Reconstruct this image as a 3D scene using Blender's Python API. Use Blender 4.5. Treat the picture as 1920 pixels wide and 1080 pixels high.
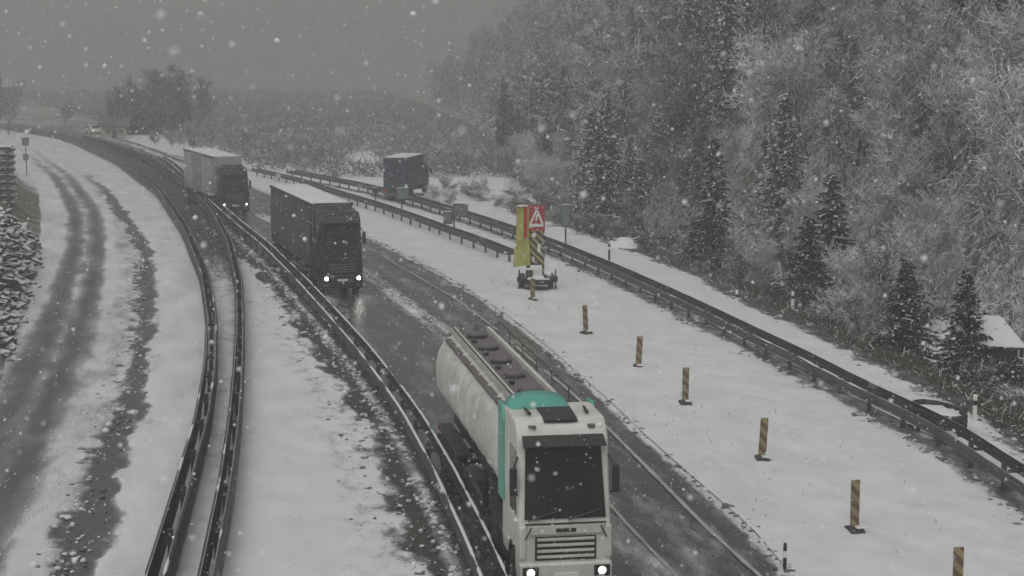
import bpy, bmesh, math, random
import numpy as np
from mathutils import Vector, Matrix, noise

for o in list(bpy.data.objects):
    bpy.data.objects.remove(o)
sc = bpy.context.scene
C = sc.collection
R = math.radians
random.seed(7)
rng = np.random.default_rng(7)

# ------------------------------------------------------------------ camera, sky, sun, exposure
cam_d = bpy.data.cameras.new('camera')
cam_d.sensor_width = 36.0
cam_d.lens = 36.0 * 3400.0 / 1920.0
cam_d.clip_start = 0.1
cam_d.clip_end = 5000.0
cam_d.dof.use_dof = True
cam_d.dof.focus_distance = 62.0
cam_d.dof.aperture_fstop = 2.4
cam = bpy.data.objects.new('camera', cam_d)
C.objects.link(cam)
cam.location = (0, 0, 10.7)
cam.rotation_euler = (R(90 - 7.175), 0, 0)
sc.camera = cam

SUN_EL, SUN_AZ = 58.0, 200.0
world = bpy.data.worlds.new('World')
sc.world = world
world.use_nodes = True
wn, wl = world.node_tree.nodes, world.node_tree.links
wn.clear()
wo = wn.new('ShaderNodeOutputWorld')
wb = wn.new('ShaderNodeBackground')
ws = wn.new('ShaderNodeTexSky')
ws.sky_type = 'NISHITA'
ws.sun_disc = False
ws.sun_elevation = R(SUN_EL)
ws.sun_rotation = R(SUN_AZ)
ws.air_density = 1.0
ws.dust_density = 6.0
wh = wn.new('ShaderNodeHueSaturation')
wh.inputs['Saturation'].default_value = 0.06
wl.new(ws.outputs[0], wh.inputs['Color'])
wl.new(wh.outputs[0], wb.inputs['Color'])
wb.inputs['Strength'].default_value = 0.10
wl.new(wb.outputs[0], wo.inputs['Surface'])

sun_d = bpy.data.lights.new('sun', 'SUN')
sun_d.energy = 0.7
sun_d.angle = R(60)
sun_d.color = (1.0, 0.985, 0.96)
sun = bpy.data.objects.new('sun', sun_d)
C.objects.link(sun)
sun.location = (0, -20, 60)
sd = Vector((math.sin(R(SUN_AZ)) * math.cos(R(SUN_EL)), math.cos(R(SUN_AZ)) * math.cos(R(SUN_EL)), math.sin(R(SUN_EL))))
sun.rotation_euler = sd.to_track_quat('Z', 'Y').to_euler()

sc.view_settings.view_transform = 'Standard'
sc.view_settings.look = 'None'
sc.view_settings.exposure = -0.14
sc.view_settings.gamma = 1.0
sc.view_settings.use_curve_mapping = False
sc.render.engine = 'CYCLES'
sc.cycles.max_bounces = 6
sc.cycles.diffuse_bounces = 2
sc.cycles.glossy_bounces = 2
sc.cycles.transmission_bounces = 2
sc.cycles.volume_bounces = 1
sc.cycles.use_denoising = True
sc.cycles.caustics_reflective = False
sc.cycles.caustics_refractive = False

HAZE_DENSITY = 0.0026
HAZE_COLOR = (0.63, 0.63, 0.615, 1)

# ------------------------------------------------------------------ materials
MATS = {}

def _nt(name):
    m = bpy.data.materials.new(name)
    m.use_nodes = True
    nt = m.node_tree
    return m, nt, nt.nodes, nt.links, nt.nodes['Principled BSDF']

def mat(name, col, rough=0.6, metal=0.0, var=0.25, scale=3.0, dirt=0.0, dirt_col=(0.10, 0.095, 0.085), emit=0.0, spec=0.5, bump=0.0):
    """plain material with object-space mottling and optional road grime that gathers in patches"""
    if name in MATS:
        return MATS[name]
    m, nt, N, L, p = _nt(name)
    tc = N.new('ShaderNodeTexCoord')
    nz = N.new('ShaderNodeTexNoise')
    nz.inputs['Scale'].default_value = scale
    nz.inputs['Detail'].default_value = 6
    L.new(tc.outputs['Object'], nz.inputs['Vector'])
    mx = N.new('ShaderNodeMixRGB')
    mx.inputs[1].default_value = (*[c * (1 - var) for c in col], 1)
    mx.inputs[2].default_value = (*[min(1, c * (1 + var)) for c in col], 1)
    L.new(nz.outputs['Fac'], mx.inputs[0])
    out = mx.outputs[0]
    if dirt > 0:
        n2 = N.new('ShaderNodeTexNoise')
        n2.inputs['Scale'].default_value = scale * 0.6
        n2.inputs['Detail'].default_value = 8
        n2.inputs['Roughness'].default_value = 0.65
        L.new(tc.outputs['Object'], n2.inputs['Vector'])
        cr = N.new('ShaderNodeValToRGB')
        cr.color_ramp.elements[0].position = 0.42
        cr.color_ramp.elements[1].position = 0.68
        L.new(n2.outputs['Fac'], cr.inputs[0])
        ml = N.new('ShaderNodeMath')
        ml.operation = 'MULTIPLY'
        ml.inputs[1].default_value = dirt
        L.new(cr.outputs[0], ml.inputs[0])
        m2 = N.new('ShaderNodeMixRGB')
        m2.inputs[2].default_value = (*dirt_col, 1)
        L.new(ml.outputs[0], m2.inputs[0])
        L.new(out, m2.inputs[1])
        out = m2.outputs[0]
    L.new(out, p.inputs['Base Color'])
    p.inputs['Roughness'].default_value = rough
    p.inputs['Metallic'].default_value = metal
    p.inputs['Specular IOR Level'].default_value = spec
    if emit:
        p.inputs['Emission Color'].default_value = (1, 0.97, 0.9, 1)
        p.inputs['Emission Strength'].default_value = emit
    if bump:
        b = N.new('ShaderNodeBump')
        b.inputs['Strength'].default_value = bump
        L.new(nz.outputs['Fac'], b.inputs['Height'])
        L.new(b.outputs[0], p.inputs['Normal'])
    MATS[name] = m
    return m

def snow_mat():
    m, nt, N, L, p = _nt('snow')
    tc = N.new('ShaderNodeTexCoord')
    n1 = N.new('ShaderNodeTexNoise'); n1.inputs['Scale'].default_value = 0.35; n1.inputs['Detail'].default_value = 8
    n2 = N.new('ShaderNodeTexNoise'); n2.inputs['Scale'].default_value = 4.5; n2.inputs['Detail'].default_value = 6
    L.new(tc.outputs['Object'], n1.inputs['Vector']); L.new(tc.outputs['Object'], n2.inputs['Vector'])
    cr = N.new('ShaderNodeValToRGB')
    cr.color_ramp.elements[0].position = 0.3; cr.color_ramp.elements[0].color = (0.66, 0.67, 0.67, 1)
    cr.color_ramp.elements[1].position = 0.65; cr.color_ramp.elements[1].color = (0.72, 0.73, 0.725, 1)
    L.new(n1.outputs['Fac'], cr.inputs[0])
    # small dark flecks: dead stalks and grit showing through the fresh snow
    cr2 = N.new('ShaderNodeValToRGB')
    cr2.color_ramp.elements[0].position = 0.29; cr2.color_ramp.elements[0].color = (0.45, 0.45, 0.44, 1)
    cr2.color_ramp.elements[1].position = 0.36; cr2.color_ramp.elements[1].color = (1, 1, 1, 1)
    L.new(n2.outputs['Fac'], cr2.inputs[0])
    mx = N.new('ShaderNodeMixRGB'); mx.blend_type = 'MULTIPLY'; mx.inputs[0].default_value = 1
    L.new(cr.outputs[0], mx.inputs[1]); L.new(cr2.outputs[0], mx.inputs[2])
    L.new(mx.outputs[0], p.inputs['Base Color'])
    p.inputs['Roughness'].default_value = 0.9
    p.inputs['Specular IOR Level'].default_value = 0.2
    b = N.new('ShaderNodeBump'); b.inputs['Strength'].default_value = 0.35; b.inputs['Distance'].default_value = 0.08
    L.new(n2.outputs['Fac'], b.inputs['Height']); L.new(b.outputs[0], p.inputs['Normal'])
    MATS['snow'] = m
    return m

def road_mat(name, bare, rough_bare, noise_scale, stretch, sharp, mottle=0.80):
    """bare ground / slush / snow mixed by the mesh attribute 'snow' (how much lies there) and fine noise along the lane"""
    m, nt, N, L, p = _nt(name)
    at = N.new('ShaderNodeAttribute'); at.attribute_name = 'snow'
    uv = N.new('ShaderNodeUVMap'); uv.uv_map = 'lane'
    mp = N.new('ShaderNodeMapping'); mp.inputs['Scale'].default_value = (1.0, stretch, 1.0)
    L.new(uv.outputs[0], mp.inputs[0])
    nz = N.new('ShaderNodeTexNoise'); nz.inputs['Scale'].default_value = noise_scale
    nz.inputs['Detail'].default_value = 9; nz.inputs['Roughness'].default_value = 0.65
    L.new(mp.outputs[0], nz.inputs['Vector'])
    ng = N.new('ShaderNodeTexNoise'); ng.inputs['Scale'].default_value = 14; ng.inputs['Detail'].default_value = 4
    L.new(uv.outputs[0], ng.inputs['Vector'])
    sb = N.new('ShaderNodeMath'); sb.operation = 'SUBTRACT'; sb.inputs[1].default_value = 0.5
    L.new(nz.outputs['Fac'], sb.inputs[0])
    sb2 = N.new('ShaderNodeMath'); sb2.operation = 'MULTIPLY_ADD'; sb2.inputs[1].default_value = 1.15
    L.new(sb.outputs[0], sb2.inputs[0]); L.new(at.outputs['Fac'], sb2.inputs[2])
    sg = N.new('ShaderNodeMath'); sg.operation = 'SUBTRACT'; sg.inputs[1].default_value = 0.5
    L.new(ng.outputs['Fac'], sg.inputs[0])
    s3 = N.new('ShaderNodeMath'); s3.operation = 'MULTIPLY_ADD'; s3.inputs[1].default_value = 0.75
    L.new(sg.outputs[0], s3.inputs[0]); L.new(sb2.outputs[0], s3.inputs[2])
    cr = N.new('ShaderNodeValToRGB')
    e = cr.color_ramp.elements
    e[0].position = 0.5 - sharp; e[0].color = (*bare, 1)
    e[1].position = 0.5 + sharp; e[1].color = (0.67, 0.68, 0.675, 1)
    k = e.new(0.5); k.color = (0.24, 0.245, 0.24, 1)
    L.new(s3.outputs[0], cr.inputs[0])
    # mottling of the whole
    n3 = N.new('ShaderNodeTexNoise'); n3.inputs['Scale'].default_value = 0.8; n3.inputs['Detail'].default_value = 7
    L.new(mp.outputs[0], n3.inputs['Vector'])
    c3 = N.new('ShaderNodeValToRGB')
    c3.color_ramp.elements[0].position = 0.3; c3.color_ramp.elements[0].color = (mottle, mottle, mottle, 1)
    c3.color_ramp.elements[1].position = 0.7; c3.color_ramp.elements[1].color = (1.08, 1.08, 1.08, 1)
    L.new(n3.outputs['Fac'], c3.inputs[0])
    mm = N.new('ShaderNodeMixRGB'); mm.blend_type = 'MULTIPLY'; mm.inputs[0].default_value = 1
    L.new(cr.outputs[0], mm.inputs[1]); L.new(c3.outputs[0], mm.inputs[2])
    L.new(mm.outputs[0], p.inputs['Base Color'])
    rr = N.new('ShaderNodeMapRange')
    rr.inputs['From Min'].default_value = 0.5 - sharp; rr.inputs['From Max'].default_value = 0.5 + sharp
    rr.inputs['To Min'].default_value = rough_bare; rr.inputs['To Max'].default_value = 0.9
    L.new(s3.outputs[0], rr.inputs['Value'])
    L.new(rr.outputs[0], p.inputs['Roughness'])
    p.inputs['Specular IOR Level'].default_value = 0.4
    b = N.new('ShaderNodeBump'); b.inputs['Strength'].default_value = 0.5; b.inputs['Distance'].default_value = 0.04
    L.new(s3.outputs[0], b.inputs['Height']); L.new(b.outputs[0], p.inputs['Normal'])
    MATS[name] = m
    return m

def twig_mat(name, col, frac, snow=(0.66, 0.67, 0.67), up=0.25):
    """bark or needles, each twig of the mesh drawn bare or laden with snow; snow lies on faces that look up"""
    m, nt, N, L, p = _nt(name)
    g = N.new('ShaderNodeNewGeometry')
    sp = N.new('ShaderNodeSeparateXYZ')
    L.new(g.outputs['Normal'], sp.inputs[0])
    ab = N.new('ShaderNodeMath'); ab.operation = 'ABSOLUTE'
    L.new(sp.outputs['Z'], ab.inputs[0])
    ma = N.new('ShaderNodeMath'); ma.operation = 'MULTIPLY_ADD'; ma.inputs[1].default_value = up
    L.new(ab.outputs[0], ma.inputs[0])
    inv = N.new('ShaderNodeMath'); inv.operation = 'SUBTRACT'; inv.inputs[0].default_value = frac
    L.new(g.outputs['Random Per Island'], inv.inputs[1])
    L.new(inv.outputs[0], ma.inputs[2])
    cr = N.new('ShaderNodeMapRange'); cr.inputs['From Min'].default_value = 0.0; cr.inputs['From Max'].default_value = 0.15
    L.new(ma.outputs[0], cr.inputs['Value'])
    mx = N.new('ShaderNodeMixRGB')
    mx.inputs[1].default_value = (*col, 1); mx.inputs[2].default_value = (*snow, 1)
    L.new(cr.outputs[0], mx.inputs[0])
    oi = N.new('ShaderNodeObjectInfo')
    mr = N.new('ShaderNodeMapRange'); mr.inputs['To Min'].default_value = 0.7; mr.inputs['To Max'].default_value = 1.15
    L.new(oi.outputs['Random'], mr.inputs['Value'])
    ml = N.new('ShaderNodeMixRGB'); ml.blend_type = 'MULTIPLY'; ml.inputs[0].default_value = 1
    L.new(mx.outputs[0], ml.inputs[1]); L.new(mr.outputs[0], ml.inputs[2])
    L.new(ml.outputs[0], p.inputs['Base Color'])
    p.inputs['Roughness'].default_value = 0.9
    p.inputs['Specular IOR Level'].default_value = 0.1
    MATS[name] = m
    return m

def stripe_mat(name, c1, c2, freq, ang):
    m, nt, N, L, p = _nt(name)
    tc = N.new('ShaderNodeTexCoord')
    mp = N.new('ShaderNodeMapping'); mp.inputs['Rotation'].default_value = (0, ang, 0)
    L.new(tc.outputs['Object'], mp.inputs[0])
    w = N.new('ShaderNodeTexWave'); w.bands_direction = 'X'; w.inputs['Scale'].default_value = freq
    L.new(mp.outputs[0], w.inputs['Vector'])
    cr = N.new('ShaderNodeValToRGB'); cr.color_ramp.interpolation = 'CONSTANT'
    cr.color_ramp.elements[0].color = (*c1, 1); cr.color_ramp.elements[1].color = (*c2, 1); cr.color_ramp.elements[1].position = 0.5
    L.new(w.outputs['Fac'], cr.inputs[0])
    nz = N.new('ShaderNodeTexNoise'); nz.inputs['Scale'].default_value = 6; nz.inputs['Detail'].default_value = 5
    L.new(tc.outputs['Object'], nz.inputs['Vector'])
    mx = N.new('ShaderNodeMixRGB'); mx.inputs[2].default_value = (0.10, 0.09, 0.08, 1)
    mr = N.new('ShaderNodeMapRange'); mr.inputs['From Min'].default_value = 0.4; mr.inputs['From Max'].default_value = 0.75; mr.inputs['To Max'].default_value = 0.8
    L.new(nz.outputs['Fac'], mr.inputs['Value']); L.new(mr.outputs[0], mx.inputs[0]); L.new(cr.outputs[0], mx.inputs[1])
    L.new(mx.outputs[0], p.inputs['Base Color']); p.inputs['Roughness'].default_value = 0.5
    MATS[name] = m
    return m

SNOW = snow_mat()

def floor_mat():
    m, nt, N, L, p = _nt('forest_floor')
    tc = N.new('ShaderNodeTexCoord')
    n1 = N.new('ShaderNodeTexNoise'); n1.inputs['Scale'].default_value = 1.6; n1.inputs['Detail'].default_value = 10; n1.inputs['Roughness'].default_value = 0.72
    n2 = N.new('ShaderNodeTexNoise'); n2.inputs['Scale'].default_value = 0.12; n2.inputs['Detail'].default_value = 3
    L.new(tc.outputs['Object'], n1.inputs['Vector']); L.new(tc.outputs['Object'], n2.inputs['Vector'])
    ad = N.new('ShaderNodeMath'); ad.operation = 'MULTIPLY_ADD'; ad.inputs[1].default_value = 0.55
    L.new(n2.outputs['Fac'], ad.inputs[0]); L.new(n1.outputs['Fac'], ad.inputs[2])
    cr = N.new('ShaderNodeValToRGB')
    e = cr.color_ramp.elements
    e[0].position = 0.66; e[0].color = (0.07, 0.066, 0.058, 1)
    e[1].position = 0.90; e[1].color = (0.62, 0.63, 0.63, 1)
    k = e.new(0.77); k.color = (0.22, 0.215, 0.20, 1)
    L.new(ad.outputs[0], cr.inputs[0])
    L.new(cr.outputs[0], p.inputs['Base Color'])
    p.inputs['Roughness'].default_value = 0.95
    p.inputs['Specular IOR Level'].default_value = 0.1
    b = N.new('ShaderNodeBump'); b.inputs['Strength'].default_value = 0.8; b.inputs['Distance'].default_value = 0.25
    L.new(n1.outputs['Fac'], b.inputs['Height']); L.new(b.outputs[0], p.inputs['Normal'])
    return m
FLOOR = floor_mat()
RAMP = road_mat('ramp_surface', (0.095, 0.096, 0.097), 0.5, 1.1, 0.25, 0.36)
WET = road_mat('wet_asphalt', (0.042, 0.043, 0.045), 0.17, 1.3, 0.16, 0.24)
VERGE = road_mat('dirty_verge', (0.05, 0.048, 0.042), 0.7, 1.6, 0.6, 0.30, 0.92)
BANK = road_mat('dry_grass_bank', (0.105, 0.10, 0.07), 0.95, 1.2, 0.8, 0.30)
TWIG_D = twig_mat('bare_twigs', (0.06, 0.057, 0.052), 0.22)
TWIG_M = twig_mat('frosted_twigs', (0.08, 0.077, 0.071), 0.50)
TWIG_S = twig_mat('snowy_twigs', (0.10, 0.098, 0.092), 0.80)
NEEDLE = twig_mat('spruce_needles', (0.024, 0.030, 0.025), 0.10, up=0.24)
NEEDLE_S = twig_mat('snowy_spruce_needles', (0.035, 0.042, 0.036), 0.26, up=0.3)
TWIG_V = twig_mat('haze_toned_twigs', (0.15, 0.147, 0.14), 0.20, snow=(0.42, 0.42, 0.415))  # haze put into the colour: paler bark, greyer snow than the nearer twigs
SCRUB = twig_mat('dry_scrub', (0.075, 0.070, 0.058), 0.14, up=0.12)
BARK = mat('bark', (0.055, 0.048, 0.042), 0.9, var=0.5, scale=6)
STEEL = mat('galvanised_steel', (0.085, 0.088, 0.088), 0.55, 0.4, var=0.4, scale=1.5, dirt=0.8, dirt_col=(0.04, 0.04, 0.038))
DARKSTEEL = mat('dark_steel', (0.035, 0.036, 0.037), 0.55, 0.3, var=0.3)
BLACK = mat('black_plastic', (0.018, 0.018, 0.019), 0.5, var=0.3, dirt=0.4, dirt_col=(0.06, 0.058, 0.055))
GLASS = mat('dark_glass', (0.012, 0.013, 0.014), 0.12, var=0.6, scale=1.6, dirt=0.15, dirt_col=(0.09, 0.09, 0.088))
TYRE = mat('tyre_rubber', (0.02, 0.02, 0.02), 0.85, var=0.3, dirt=0.5)
RIM = mat('wheel_rim', (0.20, 0.20, 0.20), 0.45, 0.6, dirt=0.7)
LAMP = mat('lit_headlamp', (0.9, 0.9, 0.85), 0.2, emit=30.0)
LAMP_DIM = mat('dipped_headlamp', (0.8, 0.8, 0.78), 0.15, emit=2.0)
WHITEP = mat('white_truck_paint', (0.66, 0.65, 0.61), 0.4, var=0.08, scale=2.2, dirt=0.42, dirt_col=(0.30, 0.28, 0.24))
TEAL = mat('turquoise_paint', (0.10, 0.40, 0.32), 0.4, var=0.12, scale=1.5, dirt=0.25)
TANKP = mat('dirty_tank_shell', (0.68, 0.68, 0.65), 0.38, 0.1, var=0.12, scale=3.0, dirt=0.5, dirt_col=(0.25, 0.24, 0.21))
DECK = mat('catwalk_grating', (0.14, 0.125, 0.125), 0.8, var=0.5, scale=9)
DARKCAB = mat('dark_cab_paint', (0.022, 0.023, 0.026), 0.35, var=0.3, dirt=0.3)
TARP = mat('dark_tarpaulin', (0.075, 0.075, 0.076), 0.75, var=0.25, scale=0.9, dirt=0.7, dirt_col=(0.15, 0.148, 0.145), bump=0.2)
GREYBOX = mat('light_grey_box', (0.40, 0.41, 0.40), 0.6, var=0.1, scale=0.8, dirt=0.5, dirt_col=(0.22, 0.22, 0.21))
GREYBOX2 = mat('grey_curtain', (0.27, 0.28, 0.275), 0.7, var=0.15, scale=0.8, dirt=0.5, dirt_col=(0.16, 0.16, 0.155))
BLUE = mat('dark_blue_paint', (0.018, 0.034, 0.062), 0.5, var=0.3, scale=1.0, dirt=0.3)
RED = mat('sign_red', (0.42, 0.02, 0.022), 0.5, var=0.25, scale=5, dirt=0.4, dirt_col=(0.10, 0.02, 0.02))
WHITE = mat('sign_white', (0.75, 0.75, 0.72), 0.5, var=0.06)
YELLOW = mat('yellow_green_panel', (0.44, 0.43, 0.10), 0.6, var=0.4, scale=7, dirt=0.6, dirt_col=(0.16, 0.16, 0.10))
SIGNBACK = mat('sign_back_grey', (0.16, 0.165, 0.165), 0.5, 0.3, var=0.2)
SIGNGREEN = mat('sign_green_grey', (0.13, 0.19, 0.165), 0.5, 0.1, var=0.2)
STONE = mat('dark_stone', (0.15, 0.145, 0.14), 0.9, var=0.5, scale=4, bump=0.4)
LOG = mat('weathered_log', (0.05, 0.043, 0.037), 0.9, var=0.4, scale=6, bump=0.3)
WOOD = mat('dark_timber', (0.06, 0.052, 0.045), 0.85, var=0.35, scale=7)
PLASTERW = mat('pale_plaster', (0.40, 0.39, 0.37), 0.8, var=0.1)
ROOFD = mat('dark_roof', (0.08, 0.075, 0.075), 0.8, var=0.2)
BEACON = stripe_mat('beacon_stripes', (0.15, 0.06, 0.03), (0.30, 0.27, 0.13), 1.4, R(45))
BARSTRIPE = stripe_mat('barrier_stripes', (0.03, 0.03, 0.03), (0.42, 0.40, 0.16), 1.3, R(45))
RUBBER = mat('rubber_foot', (0.05, 0.048, 0.045), 0.9, var=0.3)

# ------------------------------------------------------------------ scene helpers
def tag(o, label=None, cat=None, group=None, kind=None):
    if label: o['label'] = label
    if cat: o['category'] = cat
    if group: o['group'] = group
    if kind: o['kind'] = kind
    return o

def empty(name, loc=(0, 0, 0), rz=0.0, label=None, cat=None, group=None):
    o = bpy.data.objects.new(name, None)
    o.empty_display_size = 0.3
    C.objects.link(o)
    o.location = loc
    o.rotation_euler = (0, 0, rz)
    return tag(o, label, cat, group)

def link_mesh(name, me, parent=None):
    o = bpy.data.objects.new(name, me)
    C.objects.link(o)
    o.parent = parent
    return o

def copy_tree(o, parent=None):
    c = o.copy()
    C.objects.link(c)
    c.parent = parent
    for ch in list(o.children):
        copy_tree(ch, c)
    return c

def fast_mesh(name, co, faces_n, idx, material, smooth=False):
    """co (n,3), faces all with faces_n corners, idx flat"""
    me = bpy.data.meshes.new(name)
    me.vertices.add(len(co))
    me.vertices.foreach_set('co', np.asarray(co, dtype=np.float32).ravel())
    nf = len(idx) // faces_n
    me.loops.add(len(idx))
    me.loops.foreach_set('vertex_index', np.asarray(idx, dtype=np.int32))
    me.polygons.add(nf)
    me.polygons.foreach_set('loop_start', np.arange(0, nf * faces_n, faces_n, dtype=np.int32))
    me.polygons.foreach_set('loop_total', np.full(nf, faces_n, dtype=np.int32))
    if smooth:
        me.polygons.foreach_set('use_smooth', np.ones(nf, dtype=bool))
    me.update(calc_edges=True)
    me.materials.append(material)
    return me

class MB:
    """collects shapes, builds ONE mesh object"""
    def __init__(s):
        s.v = []; s.f = []
    def add(s, vs, fs):
        b = len(s.v)
        s.v += [tuple(p) for p in vs]
        s.f += [tuple(i + b for i in f) for f in fs]
        return s
    def box(s, x0, x1, y0, y1, z0, z1):
        return s.add([(x0, y0, z0), (x1, y0, z0), (x1, y1, z0), (x0, y1, z0), (x0, y0, z1), (x1, y0, z1), (x1, y1, z1), (x0, y1, z1)],
                     [(3, 2, 1, 0), (4, 5, 6, 7), (0, 1, 5, 4), (1, 2, 6, 5), (2, 3, 7, 6), (3, 0, 4, 7)])
    def prism_x(s, prof, x0, x1, inset=None):
        """side profile [(y,z)] extruded along x"""
        n = len(prof)
        vs = [(x0, y, z) for y, z in prof] + [(x1, y, z) for y, z in prof]
        fs = [tuple(range(n - 1, -1, -1)), tuple(range(n, 2 * n))]
        fs += [(i, (i + 1) % n, (i + 1) % n + n, i + n) for i in range(n)]
        return s.add(vs, fs)
    def quad(s, a, b, c, d, t):
        """slab: quad with thickness t along its normal"""
        a, b, c, d = map(Vector, (a, b, c, d))
        n = (b - a).cross(d - a).normalized() * t
        return s.add([a, b, c, d, a + n, b + n, c + n, d + n],
                     [(3, 2, 1, 0), (4, 5, 6, 7), (0, 1, 5, 4), (1, 2, 6, 5), (2, 3, 7, 6), (3, 0, 4, 7)])
    def tube(s, p0, p1, r0, r1=None, n=8):
        r1 = r0 if r1 is None else r1
        p0, p1 = Vector(p0), Vector(p1)
        d = (p1 - p0)
        if d.length < 1e-6: return s
        d.normalize()
        a = d.orthogonal().normalized(); b = d.cross(a)
        vs = []
        for p, r in ((p0, r0), (p1, r1)):
            for k in range(n):
                t = 2 * math.pi * k / n
                vs.append(p + a * math.cos(t) * r + b * math.sin(t) * r)
        fs = [(k, (k + 1) % n, (k + 1) % n + n, k + n) for k in range(n)]
        fs += [tuple(range(n - 1, -1, -1)), tuple(range(n, 2 * n))]
        return s.add(vs, fs)
    def lathe_x(s, prof, cx, cy, cz, n=24):
        """profile [(x, r)] turned about the x axis through (cx,cy,cz)"""
        m = len(prof); vs = []; fs = []
        for k in range(n):
            t = 2 * math.pi * k / n
            for x, r in prof:
                vs.append((cx + x, cy + r * math.cos(t), cz + r * math.sin(t)))
        for k in range(n):
            k2 = (k + 1) % n
            for j in range(m - 1):
                fs.append((k * m + j, k * m + j + 1, k2 * m + j + 1, k2 * m + j))
        return s.add(vs, fs)
    def build(s, name, material, parent=None, bevel=0.0, smooth=False, seg=2):
        me = bpy.data.meshes.new(name)
        me.from_pydata(s.v, [], s.f)
        bm = bmesh.new(); bm.from_mesh(me)
        bmesh.ops.recalc_face_normals(bm, faces=bm.faces)
        if bevel > 0:
            es = [e for e in bm.edges if len(e.link_faces) == 2 and e.calc_face_angle(0) > 0.5]
            bmesh.ops.bevel(bm, geom=es, offset=bevel, segments=seg, affect='EDGES', profile=0.6, clamp_overlap=True)
        bm.to_mesh(me); bm.free()
        if smooth:
            for p in me.polygons: p.use_smooth = True
        me.materials.append(material)
        return link_mesh(name, me, parent)

def part(name, material, parent, fn, **kw):
    m = MB(); fn(m)
    return m.build(name, material, parent, **kw)

# ------------------------------------------------------------------ plan of the place: x of each line as a function of y (metres, camera above the origin)
def line(pts):
    p = sorted(pts, key=lambda q: q[1])
    ys = np.array([q[1] for q in p]); xs = np.array([q[0] for q in p])
    ly = np.linspace(math.log(8), math.log(900), 1200)
    y = np.exp(ly)
    # linear extension with end slopes
    k0 = (xs[1] - xs[0]) / (ys[1] - ys[0]); k1 = (xs[-1] - xs[-2]) / (ys[-1] - ys[-2])
    x = np.interp(y, ys, xs)
    x = np.where(y < ys[0], xs[0] + (y - ys[0]) * k0, x)
    x = np.where(y > ys[-1], xs[-1] + (y - ys[-1]) * k1, x)
    w = 31
    ker = np.hanning(w + 2)[1:-1]; ker /= ker.sum()
    xp = np.concatenate([2 * x[0] - x[w // 2:0:-1], x, 2 * x[-1] - x[-2:-w // 2 - 1:-1]])
    x = np.convolve(xp, ker, 'valid')[:len(y)]
    return lambda yy: np.interp(yy, y, x)

CL = line([(-66.3, 272.4), (-47.6, 225.4), (-34.0, 180.7), (-27.0, 152.6), (-21.3, 129.2), (-16.8, 111.3), (-13.4, 98.3), (-10.0, 84.0), (-7.3, 72.1), (-5.2, 62.6), (-3.8, 55.7), (-2.8, 50.5), (-1.7, 43.8), (-0.7, 37.0), (-0.1, 32.3)])
CR = line([(-61.5, 272.4), (-41.9, 216.0), (-28.8, 174.6), (-22.9, 155.9), (-19.1, 144.2), (-13.3, 124.8), (-9.6, 112.4), (-5.4, 97.2), (-2.8, 87.1), (-0.3, 75.5), (1.4, 66.1), (3.0, 55.9), (3.7, 50.9), (4.6, 45.3), (5.4, 40.5), (5.7, 36.8), (6.2, 32.3)])
LN = line([(-64.0, 272.4), (-44.6, 220), (-31.5, 178), (-18.0, 127.0), (-12.1, 108.0), (-7.6, 91.5), (-5.0, 80.6), (-2.8, 71.0), (-1.1, 62.6), (0.3, 54.0), (1.4, 46.8), (2.3, 41.0), (3.1, 36.6), (3.8, 32.3)])
LB = line([(-62.2, 272.4), (-42.8, 217), (-29.6, 175.5), (-19.4, 140.8), (-13.0, 119.8), (-8.2, 103.3), (-5.7, 93.2), (-2.5, 80.8), (-0.5, 71.1), (0.6, 64.6), (1.9, 58.0), (2.9, 51.4), (3.8, 45.3), (4.5, 40.5), (5.2, 36.6), (5.9, 32.3)])
RL = line([(-13.0, 36), (-17.0, 55.7), (-19.1, 66.7), (-21.2, 77.6), (-25.1, 96.4), (-29.5, 114.9), (-36.6, 141.9), (-48.9, 185.3), (-62.7, 229.6), (-75.5, 262.6)])
G1 = line([(-74.5, 270.4), (-68.4, 258.9), (-57.7, 237.1), (-40.3, 185.3), (-27.4, 140.8), (-19.5, 108.0), (-14.5, 85.0), (-11.7, 70.0), (-10.0, 59.4), (-8.7, 50.1), (-7.8, 42.2), (-7.2, 36.8), (-6.7, 32.3)])
G2 = line([(-70.4, 272.8), (-63.9, 258.6), (-51.2, 226.6), (-38.2, 190.1), (-28.9, 157.3), (-20.4, 122.7), (-15.5, 99.1), (-12.3, 81.1), (-10.2, 67.3), (-8.8, 57.5), (-7.7, 49.4), (-6.8, 42.2), (-6.2, 36.8), (-5.7, 32.3)])
G3 = line([(-24.5, 169.7), (-18.1, 153.9), (-13.0, 137.6), (-9.9, 128.8), (-7.0, 119.4), (-3.5, 107.3), (-1.8, 101.9), (0.1, 94.6)])
G4 = line([(-27.0, 180), (-14.4, 152.6), (-11.0, 144.2), (-6.9, 132.1), (-4.9, 125.2), (-2.8, 118.6), (-0.2, 109.3), (2.0, 101.0), (4.3, 90.8), (5.9, 83.0), (7.5, 74.7), (8.8, 67.3), (9.9, 61.3), (10.7, 55.9), (11.5, 51.9), (12.0, 49.0), (12.2, 45.7), (12.4, 43.0), (12.6, 40.0), (12.8, 33.9)])
SB = line([(-46.0, 620), (-28.0, 460), (-11.5, 310), (-4.2, 210), (-0.8, 150), (1.9, 124.7), (4.6, 111.3), (7.1, 99.6), (8.9, 91.0), (10.1, 81.1), (11.6, 72.1), (12.5, 65.5), (13.2, 59.9), (13.8, 54.8), (14.1, 49.1), (14.3, 45.9), (14.6, 36.1)])
TRK = line([(-60.9, 225.4), (-42.0, 168.2), (-31.4, 131.6), (-25.6, 108.0), (-19.9, 81.1), (-17.0, 66.1), (-15.1, 54.8), (-13.3, 44.4), (-12.2, 36)])
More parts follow.
